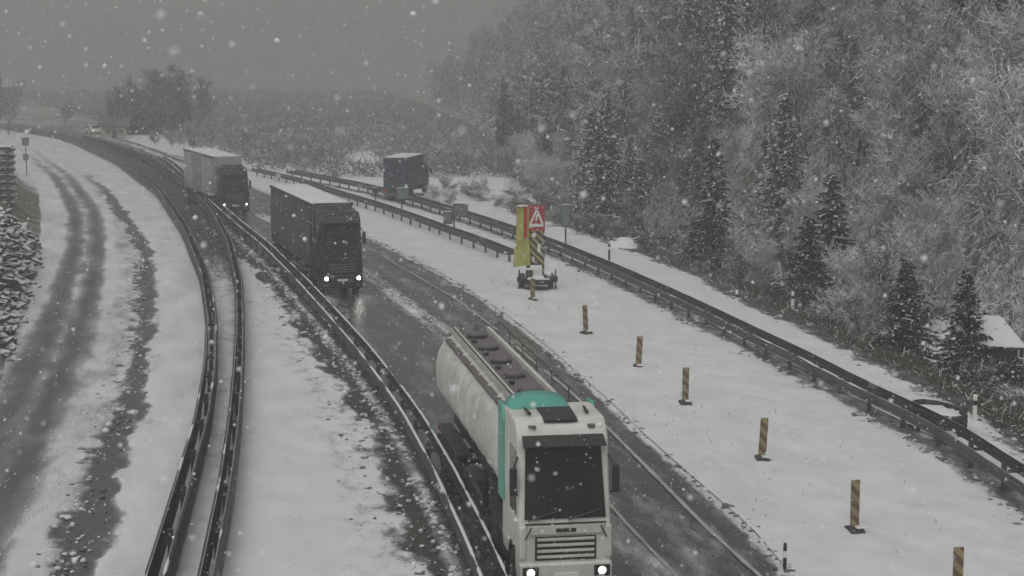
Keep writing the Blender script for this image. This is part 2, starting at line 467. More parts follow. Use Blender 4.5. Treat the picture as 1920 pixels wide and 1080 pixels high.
RDG = line([(-58.9, 225.4), (-38.3, 160.7), (-27.1, 120.6), (-20.0, 89.2), (-16.7, 71.4), (-13.8, 55.7), (-11.4, 42.2), (-10.3, 35.3)])
SLU = line([(-48.2, 195.2), (-34.9, 153.9), (-26.1, 122.7), (-20.8, 101.9), (-16.5, 81.1), (-13.9, 67.3), (-11.8, 54.8), (-10.6, 46.2), (-9.4, 38.5), (-8.5, 32.6)])

# value noise on arrays
def vnoise(x, y, seed=0, octaves=4):
    out = np.zeros_like(x, dtype=float); amp = 1.0; tot = 0
    for o in range(octaves):
        xi = np.floor(x).astype(np.int64); yi = np.floor(y).astype(np.int64)
        fx = x - xi; fy = y - yi
        fx = fx * fx * (3 - 2 * fx); fy = fy * fy * (3 - 2 * fy)
        def h(a, b):
            n = (a * 374761393 + b * 668265263 + (seed + o) * 1442695041) & 0x7fffffff
            n = ((n ^ (n >> 13)) * 1274126177) & 0x7fffffff
            return ((n ^ (n >> 16)) & 0xffff) / 65535.0
        v = (h(xi, yi) * (1 - fx) + h(xi + 1, yi) * fx) * (1 - fy) + (h(xi, yi + 1) * (1 - fx) + h(xi + 1, yi + 1) * fx) * fy
        out += v * amp; tot += amp; amp *= 0.55; x = x * 2.03 + 11.7; y = y * 2.03 + 5.3
    return out / tot

def sstep(a, b, x):
    t = np.clip((x - a) / (b - a), 0, 1)
    return t * t * (3 - 2 * t)

def band(x, c, half, soft):
    return 1 - sstep(half - soft, half + soft, np.abs(x - c))

# terrain height outside the road corridor
def ground_h(x, y):
    x = np.asarray(x, float); y = np.asarray(y, float)
    d = x - SB(np.clip(y, 8, 900)) - 0.6
    dip = -1.7 * sstep(0.3, 4.5, d)
    rise = np.maximum(0, d - 6.5)
    hill = 1.5 * rise + 3.0 * (vnoise(x * 0.06, y * 0.06, 3) - 0.5) * sstep(0, 12, rise)
    hill = 58 * (1 - np.exp(-np.maximum(hill, 0) / 58)) * (1 - sstep(330, 640, y))
    h = dip + hill
    dl = RL(np.clip(y, 8, 900)) - 1.5 - x
    left = 0.16 * np.maximum(0, dl - 1.0) * sstep(20, 60, y)
    left = 7 * (1 - np.exp(-left / 7))
    return np.maximum(h, 0) * (d > 6) + h * (d <= 6) * (d > 0) + left * (dl > 0) - 0.10

def H1(x, y):
    return float(ground_h(np.array([x]), np.array([y]))[0])

# ------------------------------------------------------------------ ground
def make_ground():
    ys = np.concatenate([np.linspace(-150, 20, 18), np.geomspace(24, 200, 150), np.geomspace(205, 1400, 60)])
    xs = np.concatenate([-np.geomspace(700, 62, 30), np.linspace(-60, 60, 130), np.geomspace(62, 700, 40)])
    X, Y = np.meshgrid(xs, ys)
    Z = ground_h(X, Y)
    nx, ny = len(xs), len(ys)
    i = np.arange((ny - 1) * (nx - 1)); r = i // (nx - 1); c = i % (nx - 1)
    a = r * nx + c
    idx = np.stack([a, a + 1, a + nx + 1, a + nx], 1).ravel()
    me = fast_mesh('ground', np.stack([X, Y, Z], -1).reshape(-1, 3), 4, idx, SNOW, True)
    me.materials.append(FLOOR)
    cx = (X[:-1, :-1] + X[1:, 1:]) / 2; cy = (Y[:-1, :-1] + Y[1:, 1:]) / 2
    wood = ((cx - SB(np.clip(cy, 8, 900)) > 7.0) | (cy > 272)).astype(np.int32).ravel()
    me.polygons.foreach_set('material_index', wood)
    tag(link_mesh('ground', me), 'snow covered ground and hillside', None, None, 'structure')
make_ground()

YS = np.exp(np.linspace(math.log(17), math.log(300), 880))

def ribbon(name, fl, fr, fn, material, cols=48, ys=YS, label=None, thick=0.05, zbase=0.0, zfn=None):
    T = np.linspace(0, 1, cols)
    Y, TT = np.meshgrid(ys, T, indexing='ij')
    xl, xr = fl(ys)[:, None], fr(ys)[:, None]
    X = xl + (xr - xl) * TT
    S = np.clip(fn(X, Y, TT), -0.3, 1.3)
    Z = zbase + thick * np.clip(S, 0, 1) + (zfn(X, Y, TT) if zfn else 0)
    nx, ny = cols, len(ys)
    i = np.arange((ny - 1) * (nx - 1)); r = i // (nx - 1); c = i % (nx - 1)
    a = r * nx + c
    idx = np.stack([a, a + 1, a + nx + 1, a + nx], 1).ravel()
    me = fast_mesh(name, np.stack([X, Y, Z], -1).reshape(-1, 3), 4, idx, material, True)
    at = me.attributes.new('snow', 'FLOAT', 'POINT')
    at.data.foreach_set('value', S.astype(np.float32).ravel())
    # distance along the lane
    s = np.concatenate([[0], np.cumsum(np.hypot(np.diff((fl(ys) + fr(ys)) / 2), np.diff(ys)))])
    uvp = np.stack([X - (xl + xr) / 2, np.broadcast_to(s[:, None], X.shape)], -1).reshape(-1, 2)
    uv = me.uv_layers.new(name='lane')
    uv.data.foreach_set('uv', uvp[idx].astype(np.float32).ravel())
    o = link_mesh(name, me)
    tag(o, label, None, None, 'structure')
    return o

def lane_noise(x, y, sx, sy, seed, ref):
    return vnoise((x - ref(y)) * sx + 50, y * sy, seed) - 0.5

def ramp_snow(X, Y, T):
    n = lane_noise(X, Y, 1.4, 0.35, 1, RDG)
    nf = lane_noise(X, Y, 3.2, 1.1, 2, RDG)
    s = np.full_like(X, 0.98)
    dx = X - TRK(Y)
    near = sstep(250, 120, Y)
    wide = 0.55 + 0.35 * sstep(95, 45, Y)
    s -= near * 0.50 * band(dx, -0.55, 0.42 * wide / 0.55, 0.35)
    s -= near * 0.52 * band(dx, 1.05, 0.45 * wide / 0.55, 0.40)
    s -= near * 0.34 * band(dx, 0.25, 1.0, 0.5)
    dr = X - RDG(Y)
    s += 0.18 * band(dr, 0.0, 0.35, 0.3)
    s -= near * 0.22 * band(dr, 1.0, 0.55, 0.45)
    ds = X - SLU(Y)
    nc = lane_noise(X, Y, 2.2, 2.4, 17, SLU)
    s -= sstep(185, 130, Y) * (1.0 + 0.7 * n) * band(ds + 0.8 * n + 0.7 * nf + 0.9 * nc * sstep(.2, -.6, ds), 0.05, 0.33 + 0.1 * sstep(80, 40, Y), 0.26)
    return s + 0.30 * n + 0.16 * nf

def ramp_height(X, Y, T):
    dr = X - RDG(Y)
    return 0.07 * band(dr, 0, 0.45, 0.4) + 0.05 * (vnoise(X * 0.8, Y * 0.5, 9) - 0.5)

ribbon('ramp_road', lambda y: RL(y) - 1.2, lambda y: G1(y) - 0.25, ramp_snow, RAMP, 84, label='snow covered slip road with grey tyre tracks', thick=0.05, zfn=ramp_height)

def strip_snow(X, Y, T):
    n = lane_noise(X, Y, 2.0, 0.5, 4, G2)
    dark = sstep(80, 112, Y)
    return 0.85 - dark * 0.85 * sstep(0.10, 0.45, T) + 0.35 * n - (1 - dark) * 0.25 * band(T, 0.9, 0.1, 0.1)
ribbon('barrier_verge', lambda y: G1(y) - 0.25, G2, strip_snow, VERGE, 18, label='dark wet verge between the slip road barriers')

def lay_snow(X, Y, T):
    n = lane_noise(X, Y, 0.9, 0.25, 5, CL)
    nf = lane_noise(X, Y, 3.0, 1.2, 6, CL)
    w = CL(Y) - X
    edge = 1.15 + 1.5 * n + 1.0 * nf + 0.7 * sstep(70, 130, Y)
    s = 1.0 - 1.0 * (1 - sstep(edge - 0.35, edge + 0.45, w))
    s += 0.55 * band(w, 0.45, 0.16, 0.2) * (0.4 + 1.2 * nf + 0.8)
    s -= 0.22 * band(w, 2.1 + n, 0.55, 0.5) * sstep(110, 60, Y)
    s -= 0.9 * sstep(108, 135, Y)
    return s + 0.12 * n
ribbon('lay_by', G2, CL, lay_snow, VERGE, 56, label='snow covered lay-by beside the motorway', zfn=lambda X, Y, T: 0.05 * (vnoise(X * 0.7, Y * 0.4, 19) - 0.5))

def car_snow(X, Y, T):
    n = lane_noise(X, Y, 1.6, 0.22, 7, LN)
    nf = lane_noise(X, Y, 4.5, 1.5, 8, LN)
    s = np.full_like(X, 0.25)
    dl = X - LN(Y)
    far = sstep(60, 80, Y)
    s += (0.22 + 0.30 * far) * band(dl, 0.05, 0.42, 0.3)
    s -= 0.25 * far * band(dl, 0.1, 0.09, 0.06)
    s += 0.10 * band(X - CL(Y), 0.5, 0.35, 0.3)
    s += 0.12 * band(X - (LB(Y) + LN(Y)) / 2, 0, 0.3, 0.3)
    s += 0.9 * sstep(-0.22, 0.10, X - CR(Y) + 0.25 * nf)
    return s + 0.40 * n + 0.34 * nf
road = ribbon('motorway_carriageway', CL, lambda y: CR(y) + 0.12, car_snow, WET, 64, label='wet dark motorway carriageway with slush ridges', thick=0.03)

def med_snow(X, Y, T):
    n = lane_noise(X, Y, 0.8, 0.3, 10, G4)
    nf = lane_noise(X, Y, 4.0, 2.0, 11, G4)
    s = 1.0 + 0.12 * n
    d4 = G4(Y) - X
    s -= 0.72 * (1 - sstep(0.25, 0.75, d4 + 0.9 * nf + 0.35 * n)) * (0.9 + nf)
    return s + 0.06 * nf
ribbon('median_verge', lambda y: CR(y) + 0.12, lambda y: G4(y) + 0.35, med_snow, VERGE, 72, label='broad snow covered verge right of the carriageway', thick=0.06,
       zfn=lambda X, Y, T: (0.18 * (vnoise(X * 0.6, Y * 0.35, 12) - 0.5) + 0.10 * (vnoise(X * 2.4, Y * 1.6, 13) - 0.5)) * sstep(0, 0.1, T))

def sh_snow(X, Y, T):
    n = lane_noise(X, Y, 1.2, 0.5, 14, SB)
    nf = lane_noise(X, Y, 4.0, 2.0, 15, SB)
    s = 1.0 + 0.1 * n
    s -= 0.8 * sstep(-0.5, 0.3, X - SB(Y) + 1.1 * n + 0.9 * nf)
    return s
ribbon('opposite_shoulder', lambda y: G4(y) + 0.35, lambda y: SB(y) + 0.9, sh_snow, VERGE, 40, ys=YS[YS < 150], label='snow covered shoulder beyond the right barrier', thick=0.06,
       zfn=lambda X, Y, T: 0.08 * (vnoise(X * 0.6, Y * 0.35, 16) - 0.5))

# painted lines, worn and half buried in slush: thin sheets on the carriageway
def painted_line(fn, off, w, y0, y1, dash=None):
    ys = np.exp(np.linspace(math.log(y0), math.log(y1), 500))
    x = fn(ys) + off + 0.02 * (vnoise(ys * 0.4, ys * 0 + 3, 21) - 0.5)
    ww = w * (0.65 + 0.7 * vnoise(ys * 0.9, ys * 0 + 7.7, 22))
    keep = vnoise(ys * 0.5, ys * 0 + 1.3, 23) > 0.30
    co = np.stack([np.stack([x - ww / 2, ys, np.full_like(ys, 0.034)], -1), np.stack([x + ww / 2, ys, np.full_like(ys, 0.034)], -1)], 1).reshape(-1, 3)
    idx = []
    for k in range(len(ys) - 1):
        if keep[k]:
            idx += [2 * k, 2 * k + 1, 2 * k + 3, 2 * k + 2]
    me = fast_mesh('road_marking', co, 4, idx, PAINT)
    link_mesh('road_marking', me, road)
PAINT = mat('worn_road_paint', (0.42, 0.42, 0.40), 0.6, var=0.3, scale=2, dirt=0.5)
painted_line(LB, 0, 0.11, 18, 160)
painted_line(LN, 0.36, 0.09, 18, 150)
painted_line(LN, -0.33, 0.08, 62, 150)

# ------------------------------------------------------------------ guard rails
def sweep(fn, off, prof, ys, z0=0.0):
    """sweep a cross profile [(across, up)] along the line x = fn(y) + off"""
    x = fn(ys) + off
    tx = np.gradient(x, ys); n = np.hypot(tx, 1)
    nxv, nyv = 1 / n, -tx / n
    m = len(prof); co = np.zeros((len(ys), m, 3))
    for j, (a, u) in enumerate(prof):
        co[:, j, 0] = x + nxv * a; co[:, j, 1] = ys + nyv * a; co[:, j, 2] = z0 + u
    co = co.reshape(-1, 3)
    i = np.arange((len(ys) - 1) * m); r = i // m; c = i % m; c2 = (c + 1) % m
    idx = np.stack([r * m + c, r * m + c2, (r + 1) * m + c2, (r + 1) * m + c], 1).ravel()
    return co, idx

def wbeam(side, h=0.31, t=0.006):
    z = [0, .05, .10, .155, .21, .26, .31]
    d = [0, .07, .07, .012, .07, .07, 0]
    front = [(side * a, b) for a, b in zip(d, z)]
    back = [(side * (a - 0.02), b) for a, b in zip(d, z)][::-1]
    return front + back

POST_ME = None
def guardrail(fn, y0, y1, label, double=True, gap=0.34, top=0.75, step=2.0, name='guard_rail', snowcap=0.0, stack=False, group='steel guard rails'):
    global POST_ME
    ys = np.exp(np.linspace(math.log(y0), math.log(y1), max(60, int(160 * math.log(y1 / y0)))))
    root = empty(name, (0, 0, 0), 0, label, 'guard rail', group)
    sides = ((-1, -gap), (1, gap)) if double else ((1, 0.06),)
    for sgn, off in sides:
        co, idx = sweep(fn, off, wbeam(sgn), ys, top - 0.31)
        link_mesh('rail', fast_mesh('rail', co, 4, idx, STEEL, True), root)
        if stack:
            co, idx = sweep(fn, off, wbeam(sgn), ys, top - 0.67)
            link_mesh('rail', fast_mesh('rail', co, 4, idx, STEEL, True), root)
        if snowcap:
            # patchy snow lying on the upper fold of the rail, blown off here and there
            jit = vnoise(ys * 1.3 + 9 * off, ys * 0 + off, 31)
            full = 0.10 + 0.90 * sstep(snowcap + .06, snowcap - .06, vnoise(ys * 0.55 + 31 * off, ys * 0 + 3 + off, 32))
            prof = [(sgn * -0.025, 0.0), (sgn * 0.055, 0.0), (sgn * 0.045, 0.022), (sgn * 0.01, 0.036), (sgn * -0.02, 0.02)]
            co, idx = sweep(fn, off, prof, ys, top + 0.002)
            co[:, 2] += np.repeat(0.03 * (jit - 0.4), 5) * (co[:, 2] > top + 0.01)
            mid = np.stack([fn(ys) + off, ys, np.full_like(ys, top + .002)], -1)
            co = (mid[:, None, :] + (co.reshape(-1, 5, 3) - mid[:, None, :]) * full[:, None, None]).reshape(-1, 3)
            link_mesh('snow_cap', fast_mesh('snow_cap', co, 4, idx, SNOW, True), root)
    if POST_ME is None:
        m = MB(); m.box(-0.06, 0.06, -0.05, 0.05, -0.35, 0.72)
        o = m.build('post', STEEL); POST_ME = o.data
        bpy.data.objects.remove(o)
        m = MB(); m.box(-0.36, 0.36, -0.03, 0.03, 0.5, 0.62)
    s = 0.0; y = y0
    k = 0
    while y < y1:
        p = link_mesh('post', POST_ME, root)
        p.location = (float(fn(y)), y, 0)
        if double:
            p.scale = (1, 1, 1)
            if k == 0:
                pass
            sp = link_mesh('spacer', SPACER_ME, p)
            sp.scale = (gap / 0.36, 1, 1)
        dx = float(fn(y + 0.5) - fn(y)) / 0.5
        y += step / math.hypot(1, dx)
        k += 1
    return root
_m = MB(); _m.box(-0.36, 0.36, -0.025, 0.025, 0.46, 0.54)
_o = _m.build('spacer', STEEL); SPACER_ME = _o.data; bpy.data.objects.remove(_o)

guardrail(CL, 26, 190, 'snow capped double guard rail along the left edge of the wet carriageway', True, 0.24, step=3.0, snowcap=0.62)
guardrail(G1, 26, 240, 'long curving guard rail along the right edge of the snowy slip road', True, 0.16, top=0.82, step=4.0, snowcap=0.30, stack=True)
guardrail(G2, 26, 240, 'curving guard rail between the dark verge and the snowy lay-by', True, 0.12, top=0.86, step=4.0, snowcap=0.22, stack=True)
guardrail(G3, 95.5, 168, 'far double guard rail ending at the red warning trailer', True, 0.26, step=2.6)
guardrail(G4, 34, 165, 'dark double guard rail below the wooded hillside on the right', True, 0.36, step=2.6, snowcap=0.36)

# guard rail end bent into a closed loop beside the right barrier
def rail_loop():
    root = empty('guard_rail_loop', (12.4, 51.9, 0), R(10), 'guard rail end bent into an oval loop full of snow', 'guard rail')
    n = 40; vs = []; fs = []
    prof = [(0, .35), (.05, .40), (.05, .46), (.01, .5), (.05, .55), (.05, .61), (0, .66), (-.02, .66), (-.02, .35)]
    m = len(prof)
    for k in range(n):
        t = 2 * math.pi * k / n
        cx, cy = 0.62 * math.cos(t), 1.35 * math.sin(t)
        nx_, ny_ = math.cos(t) / 0.62, math.sin(t) / 1.35
        l = math.hypot(nx_, ny_); nx_, ny_ = nx_ / l, ny_ / l
        for a, z in prof:
            vs.append((cx + nx_ * a, cy + ny_ * a, z))
    for k in range(n):
        k2 = (k + 1) % n
        for j in range(m):
            j2 = (j + 1) % m
            fs.append((k * m + j, k * m + j2, k2 * m + j2, k2 * m + j))
    MB().add(vs, fs).build('rail', DARKSTEEL, root, smooth=True)
    for k in (3, 9, 14, 20, 25, 31, 36):
        t = 2 * math.pi * k / n
        part('post', DARKSTEEL, root, lambda q: q.box(0.6 * math.cos(t) - .05, 0.6 * math.cos(t) + .05, 1.33 * math.sin(t) - .05, 1.33 * math.sin(t) + .05, -.1, .66 + 0.12 * (k == 36)))
    mb = MB(); vs = [(0, 0, .62)]; fs = []
    for ring, (rr, z) in enumerate(((0.4, .62), (0.8, .58), (0.97, .5), (0.97, -.05))):
        for k in range(20):
            t = 2 * math.pi * k / 20
            vs.append((0.58 * rr * math.cos(t), 1.3 * rr * math.sin(t), z + random.uniform(-.03, .03)))
    for k in range(20):
        fs.append((0, 1 + k, 1 + (k + 1) % 20))
        for r_ in range(3):
            b = 1 + r_ * 20
            fs.append((b + k, b + 20 + k, b + 20 + (k + 1) % 20, b + (k + 1) % 20))
    mb.add(vs, fs).build('snow_fill', SNOW, root, smooth=True)
rail_loop()

# ------------------------------------------------------------------ vehicles (face local -Y, front bumper at y = 0)
def wheel(parent, x, y, r=0.5, w=0.26, rim=RIM):
    out = 1 if x > 0 else -1
    t = MB()
    t.lathe_x([(-w / 2, r * 0.58), (-w / 2, r * 0.93), (-w * 0.38, r), (w * 0.38, r), (w / 2, r * 0.93), (w / 2, r * 0.58)], x, y, r, 26)
    o = t.build('wheel', TYRE, parent, smooth=True)
    q = MB()
    a = out * w / 2
    q.lathe_x([(a, r * 0.60), (a * 0.9, r * 0.56), (a * 0.35, r * 0.5), (a * 0.3, r * 0.28), (a * 0.9, r * 0.24), (a * 0.95, 0.001)], x, y, r, 22)
    q.build('rim', rim, o, smooth=True)
    return o

def cab(root, w, paint, zt, ln=1.95, side_paint=None, lamp=LAMP_DIM, fair=None, hatch=True, bar=False, slat=None):
    """cab-over tractor cab"""
    h = w / 2
    prof = [(0.06, 0.62), (0.0, 0.80), (0.0, 1.50), (0.05, 1.74), (0.34, zt - 0.42), (0.46, zt - 0.18), (0.75, zt - 0.03), (ln - 0.1, zt), (ln, zt - 0.15), (ln, 0.75), (1.45, 0.75), (1.35, 1.12), (0.65, 1.12), (0.55, 0.62)]
    b = MB(); b.prism_x(prof, -h, h)
    body = b.build('cab', paint, root, bevel=0.07, seg=3)
    # windscreen set into the sloping front
    y0, z0, y1, z1 = 0.05, 1.74, 0.34, zt - 0.42
    wi = h - 0.10
    part('windscreen', GLASS, root, lambda m: m.quad((-wi, y0 + .012, z0 + .05), (wi, y0 + .012, z0 + .05), (wi - .06, y1 - .004, z1 - .02), (-wi + .06, y1 - .004, z1 - .02), 0.03), bevel=0.012)
    part('sun_visor', BLACK, root, lambda m: m.quad((-wi - .02, y1 - .24, z1 - .10), (wi + .02, y1 - .24, z1 - .10), (wi, y1 + .02, z1 + .08), (-wi, y1 + .02, z1 + .08), 0.03), bevel=0.01)
    for s in (-1, 1):
        part('wiper', STEEL, root, lambda m: m.tube((s * 0.40 - .35, y0 - .06, z0 + .04), (s * 0.40 + .30, y0 - .01, z0 + .22), 0.016))
    # grille: dark backing with bright slats
    part('grille', BLACK, root, lambda m: m.box(-h + .30, h - .30, -.018, .05, 0.98, 1.46), bevel=0.01)
    for k in range(4):
        z = 1.03 + k * 0.115
        part('grille_slat', slat or side_paint or paint, root, lambda m: m.box(-h + .34, h - .34, -.045, -.015, z, z + 0.055), bevel=0.008)
    part('front_panel', paint, root, lambda m: m.box(-h + .16, h - .16, -.030, .03, 1.49, 1.69), bevel=0.02)
    part('panel_gap', BLACK, root, lambda m: m.box(-h + .10, h - .10, -.034, .0, 1.70, 1.725))
    for s in (-1, 1):
        part('marker_lamp', SIGNBACK, root, lambda m: m.box(s * (h - .32) - .07, s * (h - .32) + .07, .40, .50, zt - .20, zt - .14), bevel=0.01)
        part('grab_handle', BLACK, root, lambda m: m.tube((s * (h - .10), -.06, 1.42), (s * (h - .22), -.06, 1.66), .014))
    part('badge', DARKSTEEL, root, lambda m: m.box(-.20, .20, -.05, -.028, 1.55, 1.62), bevel=0.006)
    bp = part('bumper', paint, root, lambda m: m.box(-h - .01, h + .01, -.10, .42, 0.30, 0.94), bevel=0.06, seg=3)
    part('air_intake', BLACK, root, lambda m: m.box(-h + .42, h - .42, -.115, -.09, 0.40, 0.60), bevel=0.008)
    part('number_plate', WHITE, root, lambda m: m.box(-.24, .24, -.125, -.10, 0.64, 0.74))
    for s in (-1, 1):
        hl = part('headlight', BLACK, root, lambda m: m.box(s * (h - .20) - .16, s * (h - .20) + .16, -.125, -.08, 0.66, 0.88), bevel=0.02)
        b = MB(); b.lathe_x([(0, 0.085), (0.02, 0.06), (0.028, 0.0005)], 0, 0, 0, 16)
        b.v = [(s * (h - .20) + p[1], -.122 - p[0], 0.77 + p[2]) for p in b.v]
        b.build('lamp', lamp, hl, smooth=True)
        part('fog_light', RIM, root, lambda m: m.box(s * (h - .26) - .09, s * (h - .26) + .09, -.112, -.09, 0.42, 0.52), bevel=0.01)
        # corner deflector
        part('corner_deflector', side_paint or paint, root, lambda m: m.box(s * (h - .06) - .07, s * (h - .06) + .07, -.03, .22, 1.0, 1.66), bevel=0.04)
        # side window, door, handle
        part('side_window', GLASS, root, lambda m: m.box(s * h - .012, s * h + .012, 0.42, 1.18, 1.80, zt - 0.62), bevel=0.01)
        d = part('door', side_paint or paint, root, lambda m: m.box(s * h - .01, s * h + .014, 0.28, 1.30, 1.15, 1.76), bevel=0.012)
        part('handle', BLACK, d, lambda m: m.box(s * h + .01, s * h + .035, 1.08, 1.22, 1.42, 1.47))
        part('side_panel', side_paint or paint, root, lambda m: m.box(s * h - .01, s * h + .010, 1.34, ln - .06, 0.95, zt - 0.35), bevel=0.01)
        # mirrors on arms
        mr = part('mirror', BLACK, root, lambda m: m.box(s * (h + .11) - .075, s * (h + .11) + .075, .06, .18, zt - 1.45, zt - 0.90), bevel=0.04)
        for za, zb in ((zt - .72, zt - .93), (zt - 1.50, zt - 1.42)):
            part('arm', BLACK, mr, lambda m: m.tube((s * (h - .02), .34, za), (s * (h + .11), .12, zb), .022))
        part('step', BLACK, root, lambda m: m.box(s * (h - .02) - .06, s * (h - .02) + .06, .36, .62, .42, .60), bevel=0.01)
        part('mudguard', BLACK, root, lambda m: m.prism_x([(0.60, 0.55), (0.66, 0.98), (0.85, 1.13), (1.15, 1.13), (1.34, 0.98), (1.40, 0.55), (1.34, 0.55), (1.27, 0.92), (1.12, 1.07), (0.88, 1.07), (0.73, 0.92), (0.66, 0.55)], s * h - s * .36, s * h + s * .005))
        wheel(root, s * (h - .15), 1.0, 0.49, 0.28)
        if hatch:
            part('roof_horn', BLACK, root, lambda m: m.tube((s * 0.58, 0.80, zt + .03), (s * 0.60, 1.25, zt + .05), .035, .03))
    if hatch:
        part('roof_hatch', BLACK, root, lambda m: m.quad((-.34, .52, zt - .10), (.34, .52, zt - .10), (.34, 1.38, zt + .0), (-.34, 1.38, zt + .0), .05), bevel=0.015)
    if fair:
        # roof spoiler: raked shell over the rear half of the roof with cheeks down both sides
        f = MB(); vs = []; fs = []
        nk = 14
        fx, fw = (-.24, h - .27) if fair is TEAL else (0.0, h - .03)
        for (yy, rise) in ((1.45, 0.02), (1.62, 0.10), (1.85, 0.20), (ln + .03, 0.26)):
            for k in range(nk + 1):
                t = math.pi * k / nk
                vs.append((fx - fw * math.cos(t), yy, zt - .08 + (rise + .06) * math.sin(t) ** .6))
        for q in range(3):
            for k in range(nk):
                fs.append((q * (nk + 1) + k, q * (nk + 1) + k + 1, (q + 1) * (nk + 1) + k + 1, (q + 1) * (nk + 1) + k))
        fs.append(tuple(range(3 * (nk + 1), 4 * (nk + 1))))
        f.add(vs, fs).build('roof_spoiler', fair, root, smooth=True)
        for s in (-1, 1):
            part('side_fairing', fair, root, lambda m: m.prism_x([(ln - .35, 1.75), (ln - .35, zt - .30), (ln - .2, zt + .02), (ln + .36, zt + .0), (ln + .36, 1.75)], s * h - s * .02, s * h + s * .045), bevel=0.015)
    if bar:
        part('roof_light_bar', BLACK, root, lambda m: m.box(-h + .25, h - .25, .55, .72, zt + .08, zt + .17), bevel=0.02)
        for s in (-1, 1):
            part('light_bar_bracket', BLACK, root, lambda m: m.box(s * .5 - .03, s * .5 + .03, .58, .68, zt - .08, zt + .09))
    # chassis behind
    part('chassis', BLACK, root, lambda m: m.box(-.38, .38, .5, 5.2, .62, .86))
    for s in (-1, 1):
        part('fuel_tank', STEEL, root, lambda m: m.box(s * (h - .26) - .24, s * (h - .26) + .24, 2.05, 3.0, .48, 1.0), bevel=0.1, seg=3)
        wheel(root, s * (h - .17), 3.75, 0.49, 0.34)
        part('rear_mudguard', BLACK, root, lambda m: m.prism_x([(3.15, .9), (3.35, 1.07), (4.15, 1.07), (4.35, .9), (4.30, .88), (4.12, 1.03), (3.38, 1.03), (3.2, .88)], s * h - s * .38, s * h))
    return body

def axles(root, w, y_list, z=0.47):
    h = w / 2
    for y in y_list:
        for s in (-1, 1):
            wheel(root, s * (h - .16), y, z, 0.32)
        part('axle', BLACK, root, lambda m: m.tube((-h + .2, y, z), (h - .2, y, z), .06))

def snow_slab(name, root, x0, x1, y0, y1, z, t=0.08):
    nx, ny = 10, 40
    vs = []; fs = []
    for j in range(ny + 1):
        for i in range(nx + 1):
            x = x0 + (x1 - x0) * i / nx; y = y0 + (y1 - y0) * j / ny
            e = min(i, nx - i, 2 if 0 < j < ny else 0)
            hgt = t * (0.3 if e == 0 else 1.0) * (0.75 + 0.5 * noise.noise((x * 1.5, y * 0.8, 4)))
            vs.append((x, y, z + max(0.01, hgt)))
    w = nx + 1
    for j in range(ny):
        for i in range(nx):
            fs.append((j * w + i, j * w + i + 1, (j + 1) * w + i + 1, (j + 1) * w + i))
    b = len(vs)
    ring = [i for i in range(w)] + [j * w + nx for j in range(1, ny + 1)] + [ny * w + i for i in range(nx - 1, -1, -1)] + [j * w for j in range(ny - 1, 0, -1)]
    vs2 = [(vs[i][0], vs[i][1], z + 0.003) for i in ring]
    n = len(ring)
    for k in range(n):
        k2 = (k + 1) % n
        fs.append((ring[k], b + k, b + k2, ring[k2]))
    return MB().add(vs + vs2, fs).build(name, SNOW, root, smooth=True)

